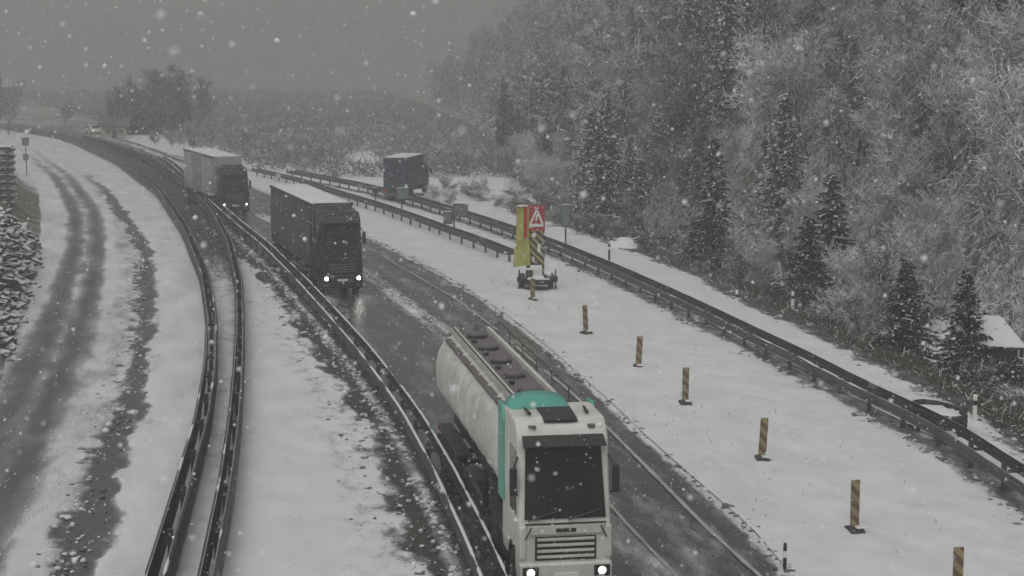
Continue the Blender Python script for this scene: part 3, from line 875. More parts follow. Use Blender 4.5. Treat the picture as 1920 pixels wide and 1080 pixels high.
# --- tanker
def tanker():
    root = empty('tanker_truck', (1.05, 34.6, 0), 0.16, 'white tanker truck with turquoise cab edges driving toward the camera', 'truck', 'trucks on the carriageway')
    w = 1.82
    cab(root, w, WHITEP, 3.72, 2.15, side_paint=WHITEP, lamp=LAMP_DIM, fair=TEAL)
    y0, y1 = 2.75, 13.9
    n, mseg = 40, 34
    vs, fs = [], []
    secs = [(y0, .05), (y0 + .04, .55), (y0 + .14, .82), (y0 + .30, .95), (y0 + .5, 1.0)]
    secs += [(y0 + .5 + (y1 - y0 - 1.0) * k / 10, 1.0) for k in range(1, 10)]
    secs += [(y1 - .5, 1.0), (y1 - .30, .95), (y1 - .14, .82), (y1 - .04, .55), (y1, .05)]
    for yy, sc_ in secs:
        for k in range(mseg):
            t = 2 * math.pi * k / mseg
            cx = math.copysign(abs(math.cos(t)) ** 0.8, math.cos(t)); cz = math.copysign(abs(math.sin(t)) ** 0.8, math.sin(t))
            vs.append((0.92 * sc_ * cx, yy, 2.50 + 0.98 * sc_ * cz))
    for a in range(len(secs) - 1):
        for k in range(mseg):
            k2 = (k + 1) % mseg
            fs.append((a * mseg + k, a * mseg + k2, (a + 1) * mseg + k2, (a + 1) * mseg + k))
    MB().add(vs, fs).build('tank', TANKP, root, smooth=True)
    for k in range(8):
        yy = y0 + .6 + k * (y1 - y0 - 1.2) / 7
        b = MB(); vs = []; fs = []
        for q, (dy, e) in enumerate(((0, 0), (0, .03), (.10, .03), (.10, 0))):
            for j in range(mseg):
                t = 2 * math.pi * j / mseg
                cx = math.copysign(abs(math.cos(t)) ** 0.8, math.cos(t)); cz = math.copysign(abs(math.sin(t)) ** 0.8, math.sin(t))
                vs.append(((0.92 + e) * cx, yy + dy, 2.50 + (0.98 + e) * cz))
        for q in range(3):
            for j in range(mseg):
                j2 = (j + 1) % mseg
                fs.append((q * mseg + j, q * mseg + j2, (q + 1) * mseg + j2, (q + 1) * mseg + j))
        b.add(vs, fs).build('tank_band', TANKP, root, smooth=True)
    # catwalk with rails, hatches
    cw = part('catwalk', DECK, root, lambda m: m.box(-.42, .42, y0 + .5, y1 - .5, 3.47, 3.52))
    for s in (-1, 1):
        rl = part('catwalk_rail', WHITEP, root, lambda m: m.box(s * .46 - .045, s * .46 + .045, y0 + .45, y1 - .45, 3.44, 3.64), bevel=0.015)
        part('side_channel', DECK, root, lambda m: m.box(s * .62 - .10, s * .62 + .10, y0 + .6, y1 - .6, 3.29, 3.35))
        part('handrail', STEEL, root, lambda m: [m.tube((s * .70, y0 + .6, 3.80), (s * .70, y1 - .6, 3.80), .018)] + [m.tube((s * .70, y0 + .6 + k * 1.98, 3.2), (s * .70, y0 + .6 + k * 1.98, 3.80), .015) for k in range(6)] if s > 0 else m.tube((s * .52, y0 + .5, 3.66), (s * .52, y1 - .5, 3.66), .02))
    for k in range(5):
        yy = y0 + 1.5 + k * 2.0
        hb = MB(); hb.tube((0, yy, 3.51), (0, yy, 3.60), .26, .26, 18)
        h_ = hb.build('manhole', STEEL, root)
        part('lid', DECK, h_, lambda m: m.tube((0, yy, 3.60), (0, yy, 3.63), .20, .17, 16))
        if k < 4:
            part('valve', STEEL, root, lambda m: m.tube((-.2, yy + 1.1, 3.51), (-.2, yy + 1.1, 3.6), .07))
    part('tank_frame', BLACK, root, lambda m: (m.box(-.45, -.30, 3.0, y1 - .3, 1.05, 1.36), m.box(.30, .45, 3.0, y1 - .3, 1.05, 1.36)))
    for s in (-1, 1):
        part('side_guard', STEEL, root, lambda m: (m.box(s * .86 - .02, s * .86 + .02, 5.4, 8.8, .62, .74), m.box(s * .86 - .02, s * .86 + .02, 5.4, 8.8, .88, 1.0)))
        part('landing_leg', BLACK, root, lambda m: m.box(s * .6 - .06, s * .6 + .06, 6.6, 6.75, .25, 1.3))
        part('trailer_mudguard', BLACK, root, lambda m: m.box(s * .75 - .19, s * .75 + .19, 9.2, 13.2, 1.02, 1.10), bevel=0.02)
        part('tail_light', RED, root, lambda m: m.box(s * .7 - .16, s * .7 + .16, y1 - .12, y1 - .04, .8, .95))
        part('pipe_box', STEEL, root, lambda m: m.box(s * .72 - .16, s * .72 + .16, 6.9, 8.3, .55, 1.02), bevel=0.02)
    axles(root, w + .02, (9.9, 11.2, 12.5))
    part('rear_bumper', STEEL, root, lambda m: m.box(-.88, .88, y1 - .2, y1 - .1, .55, .70))
    ld = MB()
    for s in (-.2, .2):
        ld.tube((s, y1 + .04, .9), (s, y1 + .04, 3.6), .02)
    for k in range(8):
        ld.tube((-.2, y1 + .04, 1.1 + k * .3), (.2, y1 + .04, 1.1 + k * .3), .015)
    ld.build('ladder', STEEL, root)
    return root
tanker()

def semi(name, loc, rz, label, w, cabpaint, body, lamp, zt_cab, length, top, snow=True, bar=False, panels=False, deflect=True, group='trucks on the carriageway'):
    root = empty(name, loc, rz, label, 'truck', group)
    h = w / 2
    cab(root, w - .05, cabpaint, zt_cab, 2.05, lamp=lamp, fair=cabpaint if deflect else None, hatch=False, bar=bar, slat=RIM)
    y0, y1 = 2.55, length
    part('trailer_floor', BLACK, root, lambda m: m.box(-h, h, y0, y1, 1.06, 1.22))
    part('front_wall', body, root, lambda m: m.box(-h, h, y0, y0 + .08, 1.22, top - .10), bevel=0.01)
    rd = part('roof', body, root, lambda m: m.box(-h, h, y0, y1, top - .10, top), bevel=0.02)
    part('rear_frame', STEEL, root, lambda m: (m.box(-h, -h + .10, y1 - .08, y1, 1.22, top - .10), m.box(h - .10, h, y1 - .08, y1, 1.22, top - .10)))
    for s in (-1, 1):
        part('rear_door', body, root, lambda m: m.box(min(0.01 * s, s * (h - .11)), max(0.01 * s, s * (h - .11)), y1 - .06, y1 - .005, 1.24, top - .12), bevel=0.008)
        # curtain hanging in shallow vertical folds between the posts
        nseg = 110; vs = []; fs = []
        for k in range(nseg + 1):
            yy = y0 + .09 + (y1 - y0 - .18) * k / nseg
            off = 0.014 * math.sin(k * 1.3) + 0.012 * noise.noise((yy * 1.1, s, 2))
            for z in (1.12, 1.9, 2.7, top - .02):
                bulge = 0.02 if 1.5 < z < top - .5 else 0
                vs.append((s * (h + .02 + off + bulge), yy, z))
        for k in range(nseg):
            for j in range(3):
                fs.append((k * 4 + j, k * 4 + j + 1, (k + 1) * 4 + j + 1, (k + 1) * 4 + j))
        cur = MB().add(vs, fs).build('side_curtain', body, root, smooth=True)
        if panels:
            part('side_panel', GREYBOX2, root, lambda m: m.box(s * (h + .045), s * (h + .062), y0 + 4.5, y0 + 8.6, 1.16, top - .05))
        for k in range(12):
            yy = y0 + .6 + k * (y1 - y0 - 1.2) / 11
            part('strap', BLACK, cur, lambda m: m.box(s * (h + .055) - .006, s * (h + .055) + .006, yy - .025, yy + .025, 1.08, 1.7))
        part('top_rail', STEEL if panels else BLACK, root, lambda m: m.box(s * (h + .03) - .03, s * (h + .03) + .03, y0, y1, top - .12, top + .012), bevel=0.008)
        part('side_guard', STEEL, root, lambda m: (m.box(s * (h - .04) - .02, s * (h - .04) + .02, 5.2, y1 - 5.4, .50, .60), m.box(s * (h - .04) - .02, s * (h - .04) + .02, 5.2, y1 - 5.4, .76, .86)))
        part('landing_leg', BLACK, root, lambda m: m.box(s * .6 - .06, s * .6 + .06, 5.9, 6.05, .25, 1.08))
        part('tail_light', RED, root, lambda m: m.box(s * (h - .22) - .16, s * (h - .22) + .16, y1 - .02, y1 + .04, .78, .92))
        part('mud_flap', BLACK, root, lambda m: m.box(s * (h - .18) - .17, s * (h - .18) + .17, y1 - .9, y1 - .88, .2, .95))
    part('trailer_frame', BLACK, root, lambda m: (m.box(-.42, -.30, y0 + .8, y1 - .1, .86, 1.06), m.box(.30, .42, y0 + .8, y1 - .1, .86, 1.06)))
    axles(root, w, (y1 - 4.4, y1 - 3.15, y1 - 1.9))
    part('rear_bumper', STEEL, root, lambda m: m.box(-h + .05, h - .05, y1 - .12, y1 - .02, .5, .64))
    if snow:
        snow_slab('roof_snow', root, -h + .02, h - .02, y0 + .05, y1 - .03, top + .002, .09)
    return root

semi('curtain_truck', (-7.78, 82.5, 0), math.atan2(0.272, 0.963), 'dark truck with lit headlights and a snow topped dark trailer', 1.95, DARKCAB, TARP, LAMP, 3.78, 15.6, 4.02)
semi('box_truck', (-19.15, 125.2, 0), math.atan2(0.335, 0.942), 'farthest oncoming truck, light grey trailer and dark cab with roof light bar', 2.0, DARKCAB, GREYBOX, LAMP_DIM, 3.3, 15.0, 3.95, bar=True, panels=True, deflect=False)

# --- dark blue truck standing beyond the barriers, seen from behind
def blue_truck():
    root = empty('delivery_truck', (-7.55, 145.0, 0), R(8), 'dark blue box truck standing on the snow behind the guard rails', 'truck')
    h = 0.95
    # faces away: local -Y is its front, so the box comes first towards +Y; turn by placing the rear at local y = -8
    root.rotation_euler = (0, 0, R(180 - 9))
    part('cargo_box', BLUE, root, lambda m: m.box(-h, h, 2.2, 8.0, 1.0, 3.35), bevel=0.03)
    for s in (-1, 1):
        d = part('rear_door', BLUE, root, lambda m: m.box(min(s * .02, s * (h - .06)), max(s * .02, s * (h - .06)), 8.0, 8.04, 1.08, 3.25), bevel=0.01)
        part('lock_bar', STEEL, d, lambda m: m.tube((s * .25, 8.06, 1.1), (s * .25, 8.06, 3.2), .02))
        part('tail_light', RED, root, lambda m: m.box(s * .75 - .12, s * .75 + .12, 7.98, 8.06, .72, .88))
        wheel(root, s * .78, 6.4, .46, .34)
        wheel(root, s * .80, 1.1, .46, .26)
        part('side_window', GLASS, root, lambda m: m.box(s * .93 - .01, s * .93 + .01, .45, 1.2, 1.7, 2.3))
        part('mirror', BLACK, root, lambda m: m.box(s * 1.12 - .08, s * 1.12 + .08, .1, .2, 1.7, 2.15), bevel=0.02)
    part('cab', BLUE, root, lambda m: m.prism_x([(0, .5), (0, 1.4), (.3, 2.45), (.6, 2.6), (2.0, 2.6), (2.0, .6)], -.92, .92), bevel=0.06)
    part('windscreen', GLASS, root, lambda m: m.quad((-.8, -.005, 1.45), (.8, -.005, 1.45), (.75, .275, 2.38), (-.75, .275, 2.38), .02))
    part('chassis', BLACK, root, lambda m: m.box(-.4, .4, .4, 7.9, .6, .98))
    part('rear_step', SIGNBACK, root, lambda m: m.box(-h + .05, h - .05, 7.95, 8.25, .52, .64), bevel=0.01)
    snow_slab('roof_snow', root, -h + .03, h - .03, 2.25, 7.95, 3.352, .12)
    return root
blue_truck()

# --- small car far off on the road
def far_car():
    root = empty('parked_car', (-59.5, 261, 0), R(30), 'small pale car far off beside the houses at upper left', 'car')
    part('body', WHITEP, root, lambda m: m.prism_x([(0, .35), (-.02, .7), (.9, .85), (1.3, 1.35), (2.7, 1.38), (3.3, .95), (3.7, .9), (3.72, .4)], -.8, .8), bevel=0.08)
    part('windscreen', GLASS, root, lambda m: m.quad((-.68, .93, .88), (.68, .93, .88), (.6, 1.27, 1.31), (-.6, 1.27, 1.31), .015))
    for s in (-1, 1):
        part('side_window', GLASS, root, lambda m: m.prism_x([(1.15, .9), (1.42, 1.27), (2.6, 1.29), (3.0, .95)], s * .8 - .01, s * .8 + .01))
        part('headlight', LAMP_DIM, root, lambda m: m.box(s * .6 - .14, s * .6 + .14, -.04, .03, .58, .70))
        for y in (.75, 3.0):
            wheel(root, s * .7, y, .31, .2)
far_car()

# ------------------------------------------------------------------ warning trailer
def warning_trailer():
    root = empty('warning_trailer', (1.15, 84.6, 0.02), R(6), 'red and yellow traffic warning trailer standing in the snow at the rail end', 'trailer')
    part('chassis', DARKSTEEL, root, lambda m: (m.box(-.55, .55, -.9, .9, .42, .52), m.box(-.05, .05, -2.0, -.9, .42, .50)), bevel=0.01)
    snow_slab('deck_snow', root, -.53, .53, -.88, .88, .522, .22)
    for s in (-1, 1):
        wheel(root, s * .68, 0.1, .32, .2)
        part('mudguard', DARKSTEEL, root, lambda m: m.prism_x([(-.35, .45), (-.2, .7), (.4, .7), (.55, .45), (.5, .44), (.37, .66), (-.17, .66), (-.3, .44)], s * .68 - .12, s * .68 + .12))
        part('mast_post', BARSTRIPE, root, lambda m: m.box(s * .34 - .055, s * .34 + .055, .16, .26, .52, 3.85), bevel=0.006)
        part('support_stake', DARKSTEEL, root, lambda m: (m.tube((s * .86, -.35, -.05), (s * .86, -.35, .95), .035), m.box(s * .86 - .10, s * .86 + .10, -.37, -.33, .35, .62)))
    part('mast_crossbar', DARKSTEEL, root, lambda m: [m.box(-.34, .34, .18, .24, z, z + .07) for z in (1.1, 1.75, 2.35)])
    bd = part('sign_board', RED, root, lambda m: m.box(-.40, .40, .06, .12, 2.72, 3.92), bevel=0.01)
    tri = MB()
    cx, zb, zt_, hw = 0.0, 2.98, 3.70, .33
    def bar(p, q, w):
        (x0, z0), (x1, z1) = p, q
        dx, dz = x1 - x0, z1 - z0; l = math.hypot(dx, dz); nx_, nz_ = -dz / l * w / 2, dx / l * w / 2
        tri.quad((x0 - nx_, .056, z0 - nz_), (x1 - nx_, .056, z1 - nz_), (x1 + nx_, .056, z1 + nz_), (x0 + nx_, .056, z0 + nz_), .012)
    bar((-hw, zb), (hw, zb), .13)
    bar((-hw + .02, zb + .02), (0, zt_), .09)
    bar((hw - .02, zb + .02), (0.04, zt_ - .02), .09)
    bar((-.02, 3.2), (.04, 3.5), .09)
    bar((-.09, 3.84), (.0, 3.74), .06); bar((.09, 3.84), (.01, 3.74), .06)
    tri.build('warning_triangle', WHITE, bd)
    part('lower_panel', WHITE, root, lambda m: (m.box(-.20, -.02, .08, .13, 2.42, 2.62), m.box(.06, .2, .08, .13, 1.7, 2.1), m.box(-.2, -.08, .08, .13, 1.25, 1.5)))
    part('lower_board', BARSTRIPE, root, lambda m: m.box(-.36, .36, .14, .17, 1.18, 2.70))
    # yellow-green side board folded back, with a narrow red edge
    side = part('side_board', YELLOW, root, lambda m: m.quad((-.94, .14, 1.55), (-.37, -.02, 1.55), (-.37, -.02, 3.86), (-.94, .14, 3.86), -.05), bevel=0.008)
    part('red_edge', RED, side, lambda m: m.quad((-.60, .035, 2.4), (-.44, -.01, 2.4), (-.44, -.01, 3.84), (-.60, .035, 3.84), .02))
    snow_slab('board_snow', root, -.93, -.40, -.04, .12, 3.87, .10)
    part('warning_lamp', YELLOW, root, lambda m: m.tube((-.95, .05, 1.05), (-.95, .05, 1.55), .16, .10, 12))
    part('ballast_box', DARKSTEEL, root, lambda m: m.box(-.62, .62, -.75, .55, .26, .42), bevel=0.02)
    for s_, w_ in ((-1, .30), (1, .34)):
        part('ballast_block', RUBBER, root, lambda m: m.box(s_ * .42 - w_ / 2, s_ * .42 + w_ / 2, -.86, -.50, .52, .86 - .1 * s_), bevel=0.04)
        part('block_snow', SNOW, root, lambda m: m.box(s_ * .42 - w_ / 2 + .02, s_ * .42 + w_ / 2 - .02, -.84, -.52, .862 - .1 * s_, .95 - .1 * s_), bevel=0.04)
    part('folded_panel', YELLOW, root, lambda m: m.quad((-1.02, -.02, 1.05), (-.30, -.14, 1.15), (-.34, -.12, 2.15), (-1.08, .02, 1.95), .04), bevel=0.008)
    part('battery_box', WHITE, root, lambda m: m.box(-.32, .22, -.42, .0, .55, 1.0), bevel=0.03)
    for s in (-.5, .5):
        part('strut', DARKSTEEL, root, lambda m: m.tube((s * .8, .85, .5), (s * .7, .24, 1.9), .03))
warning_trailer()

# ------------------------------------------------------------------ guide beacons
def beacon(loc, rz, lean, label, h=1.12):
    root = empty('guide_beacon', loc, rz, label, 'beacon', 'guide beacons in the snow')
    root.rotation_euler = (0, lean, rz)
    b = part('board', BEACON, root, lambda m: m.box(-.105, .105, -.025, .025, .10, h), bevel=0.02)
    part('snow_cap', SNOW, b, lambda m: m.box(-.09, .09, -.03, .03, h + .002, h + .04), bevel=0.015)
    f = part('foot', RUBBER, root, lambda m: m.prism_x([(-.30, -.06), (-.30, .05), (-.10, .13), (.10, .13), (.30, .05), (.30, -.06)], -.17, .17), bevel=0.02)
    part('foot_snow', SNOW, root, lambda m: m.box(-.02, .24, -.24, -.04, .115, .16), bevel=0.03)
    return root
BL = ['striped guide beacon right in front of the warning trailer', 'first guide beacon beyond the warning trailer toward the camera', 'second guide beacon from the warning trailer, slim and striped', 'third guide beacon from the warning trailer, in the open snow',
      'guide beacon in the snow to the right of the tanker cab', 'second nearest guide beacon, right of the wet road in front']
for k, (x, y) in enumerate([(0.92, 80.2), (2.9, 70.3), (4.4, 62.4), (5.4, 55.7), (6.7, 47.7), (7.8, 40.3)]):
    beacon((x, y, 0.03), R([10, 25, -15, 5, 0, 8][k]), R([0, -3, 3, 1, 3, 0][k]), BL[k], [1.0, 1.15, 1.12, 1.16, 1.16, 1.2][k])
beacon((8.75, 34.6, 0.03), R(5), 0, 'nearest guide beacon cut off by the bottom right edge', 1.2)

# marker posts
def marker(loc, h, label, dark=False, r=0.055):
    root = empty('marker_post', loc, 0, label, 'post', 'roadside marker posts')
    part('post', DARKSTEEL if dark else WHITE, root, lambda m: m.prism_x([(-r, -.3), (-r, h - .05), (0, h), (r, h - .05), (r, -.3)], -r, r), bevel=0.012)
    part('band', WHITE if dark else BLACK, root, lambda m: m.box(-r - .004, r + .004, -r - .004, r + .004, h - .32, h - .18))
    return root
marker((5.1, 94.6, 0), 1.15, 'dark marker post behind the right barrier near the brush pile', True)
marker((9.6, 76.8, 0), 0.95, 'pale marker post on the snow shoulder left of the tall spruce')
marker((12.1, 77.5, -.2), 1.0, 'pale marker post among scrub just left of the tall spruce')
marker((13.75, 53.0, 0), 0.85, 'thin white marker post at the scrub edge, lower right')
marker((5.75, 37.2, 0), 0.62, 'short dark post at the snow edge near the bottom of the picture', True, .035)

# signs on posts
def sign(loc, rz, label, h, boards, name='road_sign'):
    root = empty(name, loc, rz, label, 'sign', 'roadside signs')
    part('post', DARKSTEEL, root, lambda m: m.tube((0, 0, -.3), (0, 0, h), .05, .05, 8))
    for (x0, x1, z0, z1, mt) in boards:
        b = part('board', mt, root, lambda m: m.box(x0, x1, -.08, -.055, z0, z1), bevel=0.01)
        part('rim', DARKSTEEL, b, lambda m: (m.box(x0 - .02, x0 + .03, -.085, -.05, z0 - .02, z1 + .02), m.box(x1 - .03, x1 + .02, -.085, -.05, z0 - .02, z1 + .02), m.box(x0 + .031, x1 - .031, -.085, -.05, z1 - .03, z1 + .021), m.box(x0 + .031, x1 - .031, -.085, -.05, z0 - .021, z0 + .03)))
        part('snow_cap', SNOW, b, lambda m: m.box(x0, x1, -.10, -.02, z1 + .022, z1 + .08), bevel=0.02)
    return root
sign((-7.6, 124.8, 0), R(4), 'green grey sign on a post in front of the blue truck', 1.9, [(-.38, .5, 1.15, 1.9, SIGNGREEN)])
sign((-3.55, 110.6, 0), R(-6), 'two grey sign boards on a post beside the far barrier', 1.8, [(-.62, -.1, .75, 1.45, SIGNBACK), (-.04, .85, 1.2, 1.95, SIGNBACK)])
sign((3.1, 104.5, 0), R(0), 'tall narrow green sign on a post right of the warning trailer', 2.3, [(-.24, .28, 1.15, 2.35, SIGNGREEN)])
sign((-10.3, 136.6, 0), R(0), 'small dark sign on a short post left of the blue truck', 1.1, [(-.2, .2, .75, 1.1, DARKSTEEL)])
sign((-44.6, 166.6, 0), R(0), 'slim sign post at the far left bend of the slip road', 3.6, [(-.3, .3, 2.9, 3.6, SIGNBACK), (-.22, .22, 1.6, 2.1, SIGNBACK)])

# ------------------------------------------------------------------ left bank: grass mound, stone slope, log crib wall
def bank_z(X, Y, T):
    d = (1 - T) * 9.0
    prof = sstep(0.2, 5.0, d) * 3.0
    ends = sstep(96, 106, Y) * sstep(185, 150, Y)
    return prof * ends * (0.85 + 0.5 * (vnoise(X * .35, Y * .2, 41) - .5)) - 0.04
ribbon('earth_bank', lambda y: RL(y) - 9.2, lambda y: RL(y) + 0.25, lambda X, Y, T: 0.26 + 0.8 * (vnoise(X * .7, Y * .3, 42) - .5) + 0.9 * sstep(140, 165, Y) + 0.9 * sstep(104, 96, Y) + .5 * sstep(.9, 1.0, T), BANK, 40, ys=YS[(YS > 92) & (YS < 195)], label='low bank of dry grass at the left of the slip road', zfn=bank_z)

def stone_slope():
    base = lambda y: np.interp(y, [60, 71, 99, 104], [-16.9, -19.6, -25.9, -27.3])
    root = empty('stone_slope', (0, 0, 0), 0, 'steep slope of dark broken stones at the left edge', 'stone wall')
    ys = np.linspace(56, 103, 60); vs = []; fs = []
    for i, y in enumerate(ys):
        b = float(base(y))
        hmax = 3.4 * min(1, (103 - y) / 12 + .25, max(.05, (y - 56) / 12))
        for j in range(8):
            t = j / 7
            vs.append((b - 0.1 - t * hmax * .55, y, -.2 + t * hmax))
        vs.append((b - 3.4, y, -.15 + hmax)); vs.append((b - 10.5, y, -.4))
    m = 10
    for i in range(len(ys) - 1):
        for j in range(m - 1):
            fs.append((i * m + j, i * m + j + 1, (i + 1) * m + j + 1, (i + 1) * m + j))
    fs.append(tuple(range(m))); fs.append(tuple(range((len(ys) - 1) * m, len(ys) * m)))
    MB().add(vs, fs).build('backing', STONE_SN, root)
    protos = []
    for q in range(6):
        bm = bmesh.new(); bmesh.ops.create_icosphere(bm, subdivisions=1, radius=1)
        for v in bm.verts:
            v.co *= 0.75 + 0.5 * random.random()
            v.co.z *= .75
        me = bpy.data.meshes.new('stone'); bm.to_mesh(me); bm.free(); me.materials.append(STONE_SN); protos.append(me)
    n = 0
    y = 64.0
    while y < 102.5 and n < 300:
        b = float(base(y)); hmax = 3.4 * min(1, (103 - y) / 12 + .25, (y - 56) / 12)
        rows = int(hmax / .38) + 1
        for j in range(rows):
            if n >= 300: break
            t = (j + random.uniform(-.3, .3)) / rows
            if t < 0: t = 0
            o = link_mesh('stone', random.choice(protos), root)
            o.location = (b - .05 - t * hmax * .55 + random.uniform(-.05, .12), y + random.uniform(-.4, .4), -.05 + t * hmax)
            o.scale = [random.uniform(.17, .30), random.uniform(.3, .6), random.uniform(.16, .26)]
            o.rotation_euler = (random.uniform(-.4, .4), random.uniform(-.4, .4), random.uniform(0, 6))
            n += 1
        y += 1.15
def snowtop_mat(name, col, lo=0.35, hi=0.7):
    m, nt, N, L, p = _nt(name)
    g = N.new('ShaderNodeNewGeometry'); sp = N.new('ShaderNodeSeparateXYZ'); L.new(g.outputs['Normal'], sp.inputs[0])
    tc = N.new('ShaderNodeTexCoord'); nz = N.new('ShaderNodeTexNoise'); nz.inputs['Scale'].default_value = 3; nz.inputs['Detail'].default_value = 5
    L.new(tc.outputs['Object'], nz.inputs['Vector'])
    ad = N.new('ShaderNodeMath'); ad.operation = 'MULTIPLY_ADD'; ad.inputs[1].default_value = .6
    L.new(nz.outputs['Fac'], ad.inputs[0]); L.new(sp.outputs['Z'], ad.inputs[2])
    mr = N.new('ShaderNodeMapRange'); mr.inputs['From Min'].default_value = lo + .3; mr.inputs['From Max'].default_value = hi + .3
    L.new(ad.outputs[0], mr.inputs['Value'])
    mx = N.new('ShaderNodeMixRGB'); mx.inputs[1].default_value = (*col, 1); mx.inputs[2].default_value = (.68, .69, .69, 1)
    L.new(mr.outputs[0], mx.inputs[0]); L.new(mx.outputs[0], p.inputs['Base Color'])
    p.inputs['Roughness'].default_value = .9
    MATS[name] = m
    return m
STONE_SN = snowtop_mat('snow_dusted_stone', (0.075, 0.073, 0.07))
LOG_SN = snowtop_mat('snow_dusted_log', (0.04, 0.036, 0.032))
stone_slope()

def crib_wall():
    root = empty('log_crib_wall', (-32.55, 118, -.1), R(8), 'dark log crib wall standing at the far left edge', 'wall')
    m = MB(); m.box(-6, -.35, .3, 4, 0, 5.1)
    m.build('fill', SNOW, root)
    lg = MB(); lg.tube((-6.2, 0, 0), (.05, 0, 0), .12, .12, 8); L1 = lg.build('log', LOG_SN, root); 
    L1.location = (0, 0, .15)
    for k in range(1, 12):
        o = link_mesh('log', L1.data, root); o.location = (random.uniform(-.08, .05), 0, .15 + k * .45)
    l2 = MB(); l2.tube((0, -.3, 0), (0, 3.5, 0), .11, .11, 8); L2 = l2.build('cross_log', LOG_SN, root)
    L2.location = (-.25, 0, .37)
    for k in range(11):
        for j in range(6):
            if k == 0 and j == 0: continue
            o = link_mesh('cross_log', L2.data, root); o.location = (-.25 - j * .62 + random.uniform(-.06, .06), random.uniform(-.05, .05), .37 + k * .45)
crib_wall()

# ------------------------------------------------------------------ buildings
def shed():
    x, y = 17.75, 66.0
    z = H1(x, y)
    root = empty('timber_shed', (x, y, -1.95), R(-6), 'small dark shed with a snow covered hipped roof among the spruces', 'shed')
    part('wall', WOOD, root, lambda m: m.box(-.85, .72, -.8, .9, -.4, 2.28))
    part('door', BLACK, root, lambda m: m.box(-.1, .45, -.83, -.79, 0, 1.8))
    part('window', GLASS, root, lambda m: m.box(-.68, -.28, -.82, -.79, 1.2, 1.7))
    for k in range(6):
        part('plank', WOOD, root, lambda m: m.box(-.83 + k * .255, -.62 + k * .255, -.825 if k not in (3, 4) else -.812, -.795, -.3, 2.25)) if k in (0, 5) else None
    rv = [(-1.12, -1.15, 2.30), (.98, -1.15, 2.30), (.98, 1.15, 2.30), (-1.12, 1.15, 2.30), (-.38, -.15, 3.22), (.22, -.15, 3.22), (.22, .25, 3.22), (-.38, .25, 3.22)]
    fs = [(3, 2, 1, 0), (0, 1, 5, 4), (1, 2, 6, 5), (2, 3, 7, 6), (3, 0, 4, 7), (4, 5, 6, 7)]
    r = MB().add([(a, b, c - .06) for a, b, c in rv], fs).build('roof', ROOFD, root)
    s = MB().add([(a * 1.03, b * 1.03, c + .02 + (.05 if c > 3 else 0)) for a, b, c in rv], fs).build('roof_snow', SNOW, r, bevel=0.04)
    part('corner_post', WOOD, root, lambda m: m.box(.78, .90, -1.0, -.88, -.6, 2.24))
shed()

def far_house(x, y, w, d, h, rh, label, rz):
    root = empty('far_house', (x, y, H1(x, y) - .1), rz, label, 'house')
    part('wall', PLASTERW, root, lambda m: m.prism_x([(-d / 2, 0), (-d / 2, h), (0, h + rh), (d / 2, h), (d / 2, 0)], -w / 2, w / 2))
    for s in (-1, 1):
        part('roof', ROOFD, root, lambda m: m.quad((-w / 2 - .3, s * (d / 2 + .3), h - .15), (w / 2 + .3, s * (d / 2 + .3), h - .15), (w / 2 + .3, 0, h + rh + .1), (-w / 2 - .3, 0, h + rh + .1), .12))
        f = part('window', GLASS, root, lambda m: m.box(s * w / 4 - .3, s * w / 4 + .3, -d / 2 - .03, -d / 2 + .02, h * .45, h * .75))
        part('frame', WHITE, f, lambda m: (m.box(s * w / 4 - .36, s * w / 4 + .36, -d / 2 - .05, -d / 2 - .02, h * .75, h * .78), m.box(s * w / 4 - .02, s * w / 4 + .02, -d / 2 - .05, -d / 2 - .032, h * .45, h * .748)))
    part('door', WOOD, root, lambda m: m.box(-.35, .35, -d / 2 - .03, -d / 2 + .02, 0, h * .7))
far_house(-55.2, 252, 3.4, 3.4, 1.9, 1.0, 'faint pale house below the misty trees at upper left', R(15))

# low rail fence behind the right barrier
def fence():
    root = empty('rail_fence', (0, 0, 0), 0, 'low wooden rail fence with snow on its rails behind the brush pile', 'fence')
    pts = [(6.4, 112.0), (8.4, 109.5), (10.4, 107.3), (12.2, 104.6)]
    for x, y in pts:
        z = H1(x, y)
        part('post', WOOD, root, lambda m: m.box(x - .06, x + .06, y - .06, y + .06, z - .2, z + 1.25))
    for k in range(3):
        for dz in (.55, 1.05):
            a, b = pts[k], pts[k + 1]
            r = part('rail', WOOD, root, lambda m: m.tube((a[0], a[1] - .08, H1(*a) + dz), (b[0], b[1] - .08, H1(*b) + dz), .05, .05, 6))
            part('snow_cap', SNOW, r, lambda m: m.tube((a[0], a[1] - .08, H1(*a) + dz + .05), (b[0], b[1] - .08, H1(*b) + dz + .05), .05, .05, 6))
fence()

# ------------------------------------------------------------------ vegetation
def prism_arrays(segs):
    """segs: list of (p0, p1, r0, r1) -> 3-sided tapered prisms as quads"""
    P0 = np.array([s[0] for s in segs], float); P1 = np.array([s[1] for s in segs], float)
    r0 = np.array([s[2] for s in segs]); r1 = np.array([s[3] for s in segs])
    d = P1 - P0; d /= np.maximum(np.linalg.norm(d, axis=1, keepdims=True), 1e-6)
    ref = np.where(np.abs(d[:, 2:3]) > .9, [[1., 0, 0]], [[0, 0, 1.]])
    a = np.cross(d, ref); a /= np.linalg.norm(a, axis=1, keepdims=True)
    b = np.cross(d, a)
    n = len(segs); co = np.zeros((n, 6, 3))
    for k in range(3):
        t = 2 * math.pi * k / 3 + .5
        off = a * math.cos(t) + b * math.sin(t)
        co[:, k] = P0 + off * r0[:, None]; co[:, 3 + k] = P1 + off * r1[:, None]
    base = (np.arange(n) * 6)[:, None]
    q = np.array([[0, 1, 4, 3], [1, 2, 5, 4], [2, 0, 3, 5]]).ravel()[None, :]
    return co.reshape(-1, 3), (base + q).ravel()

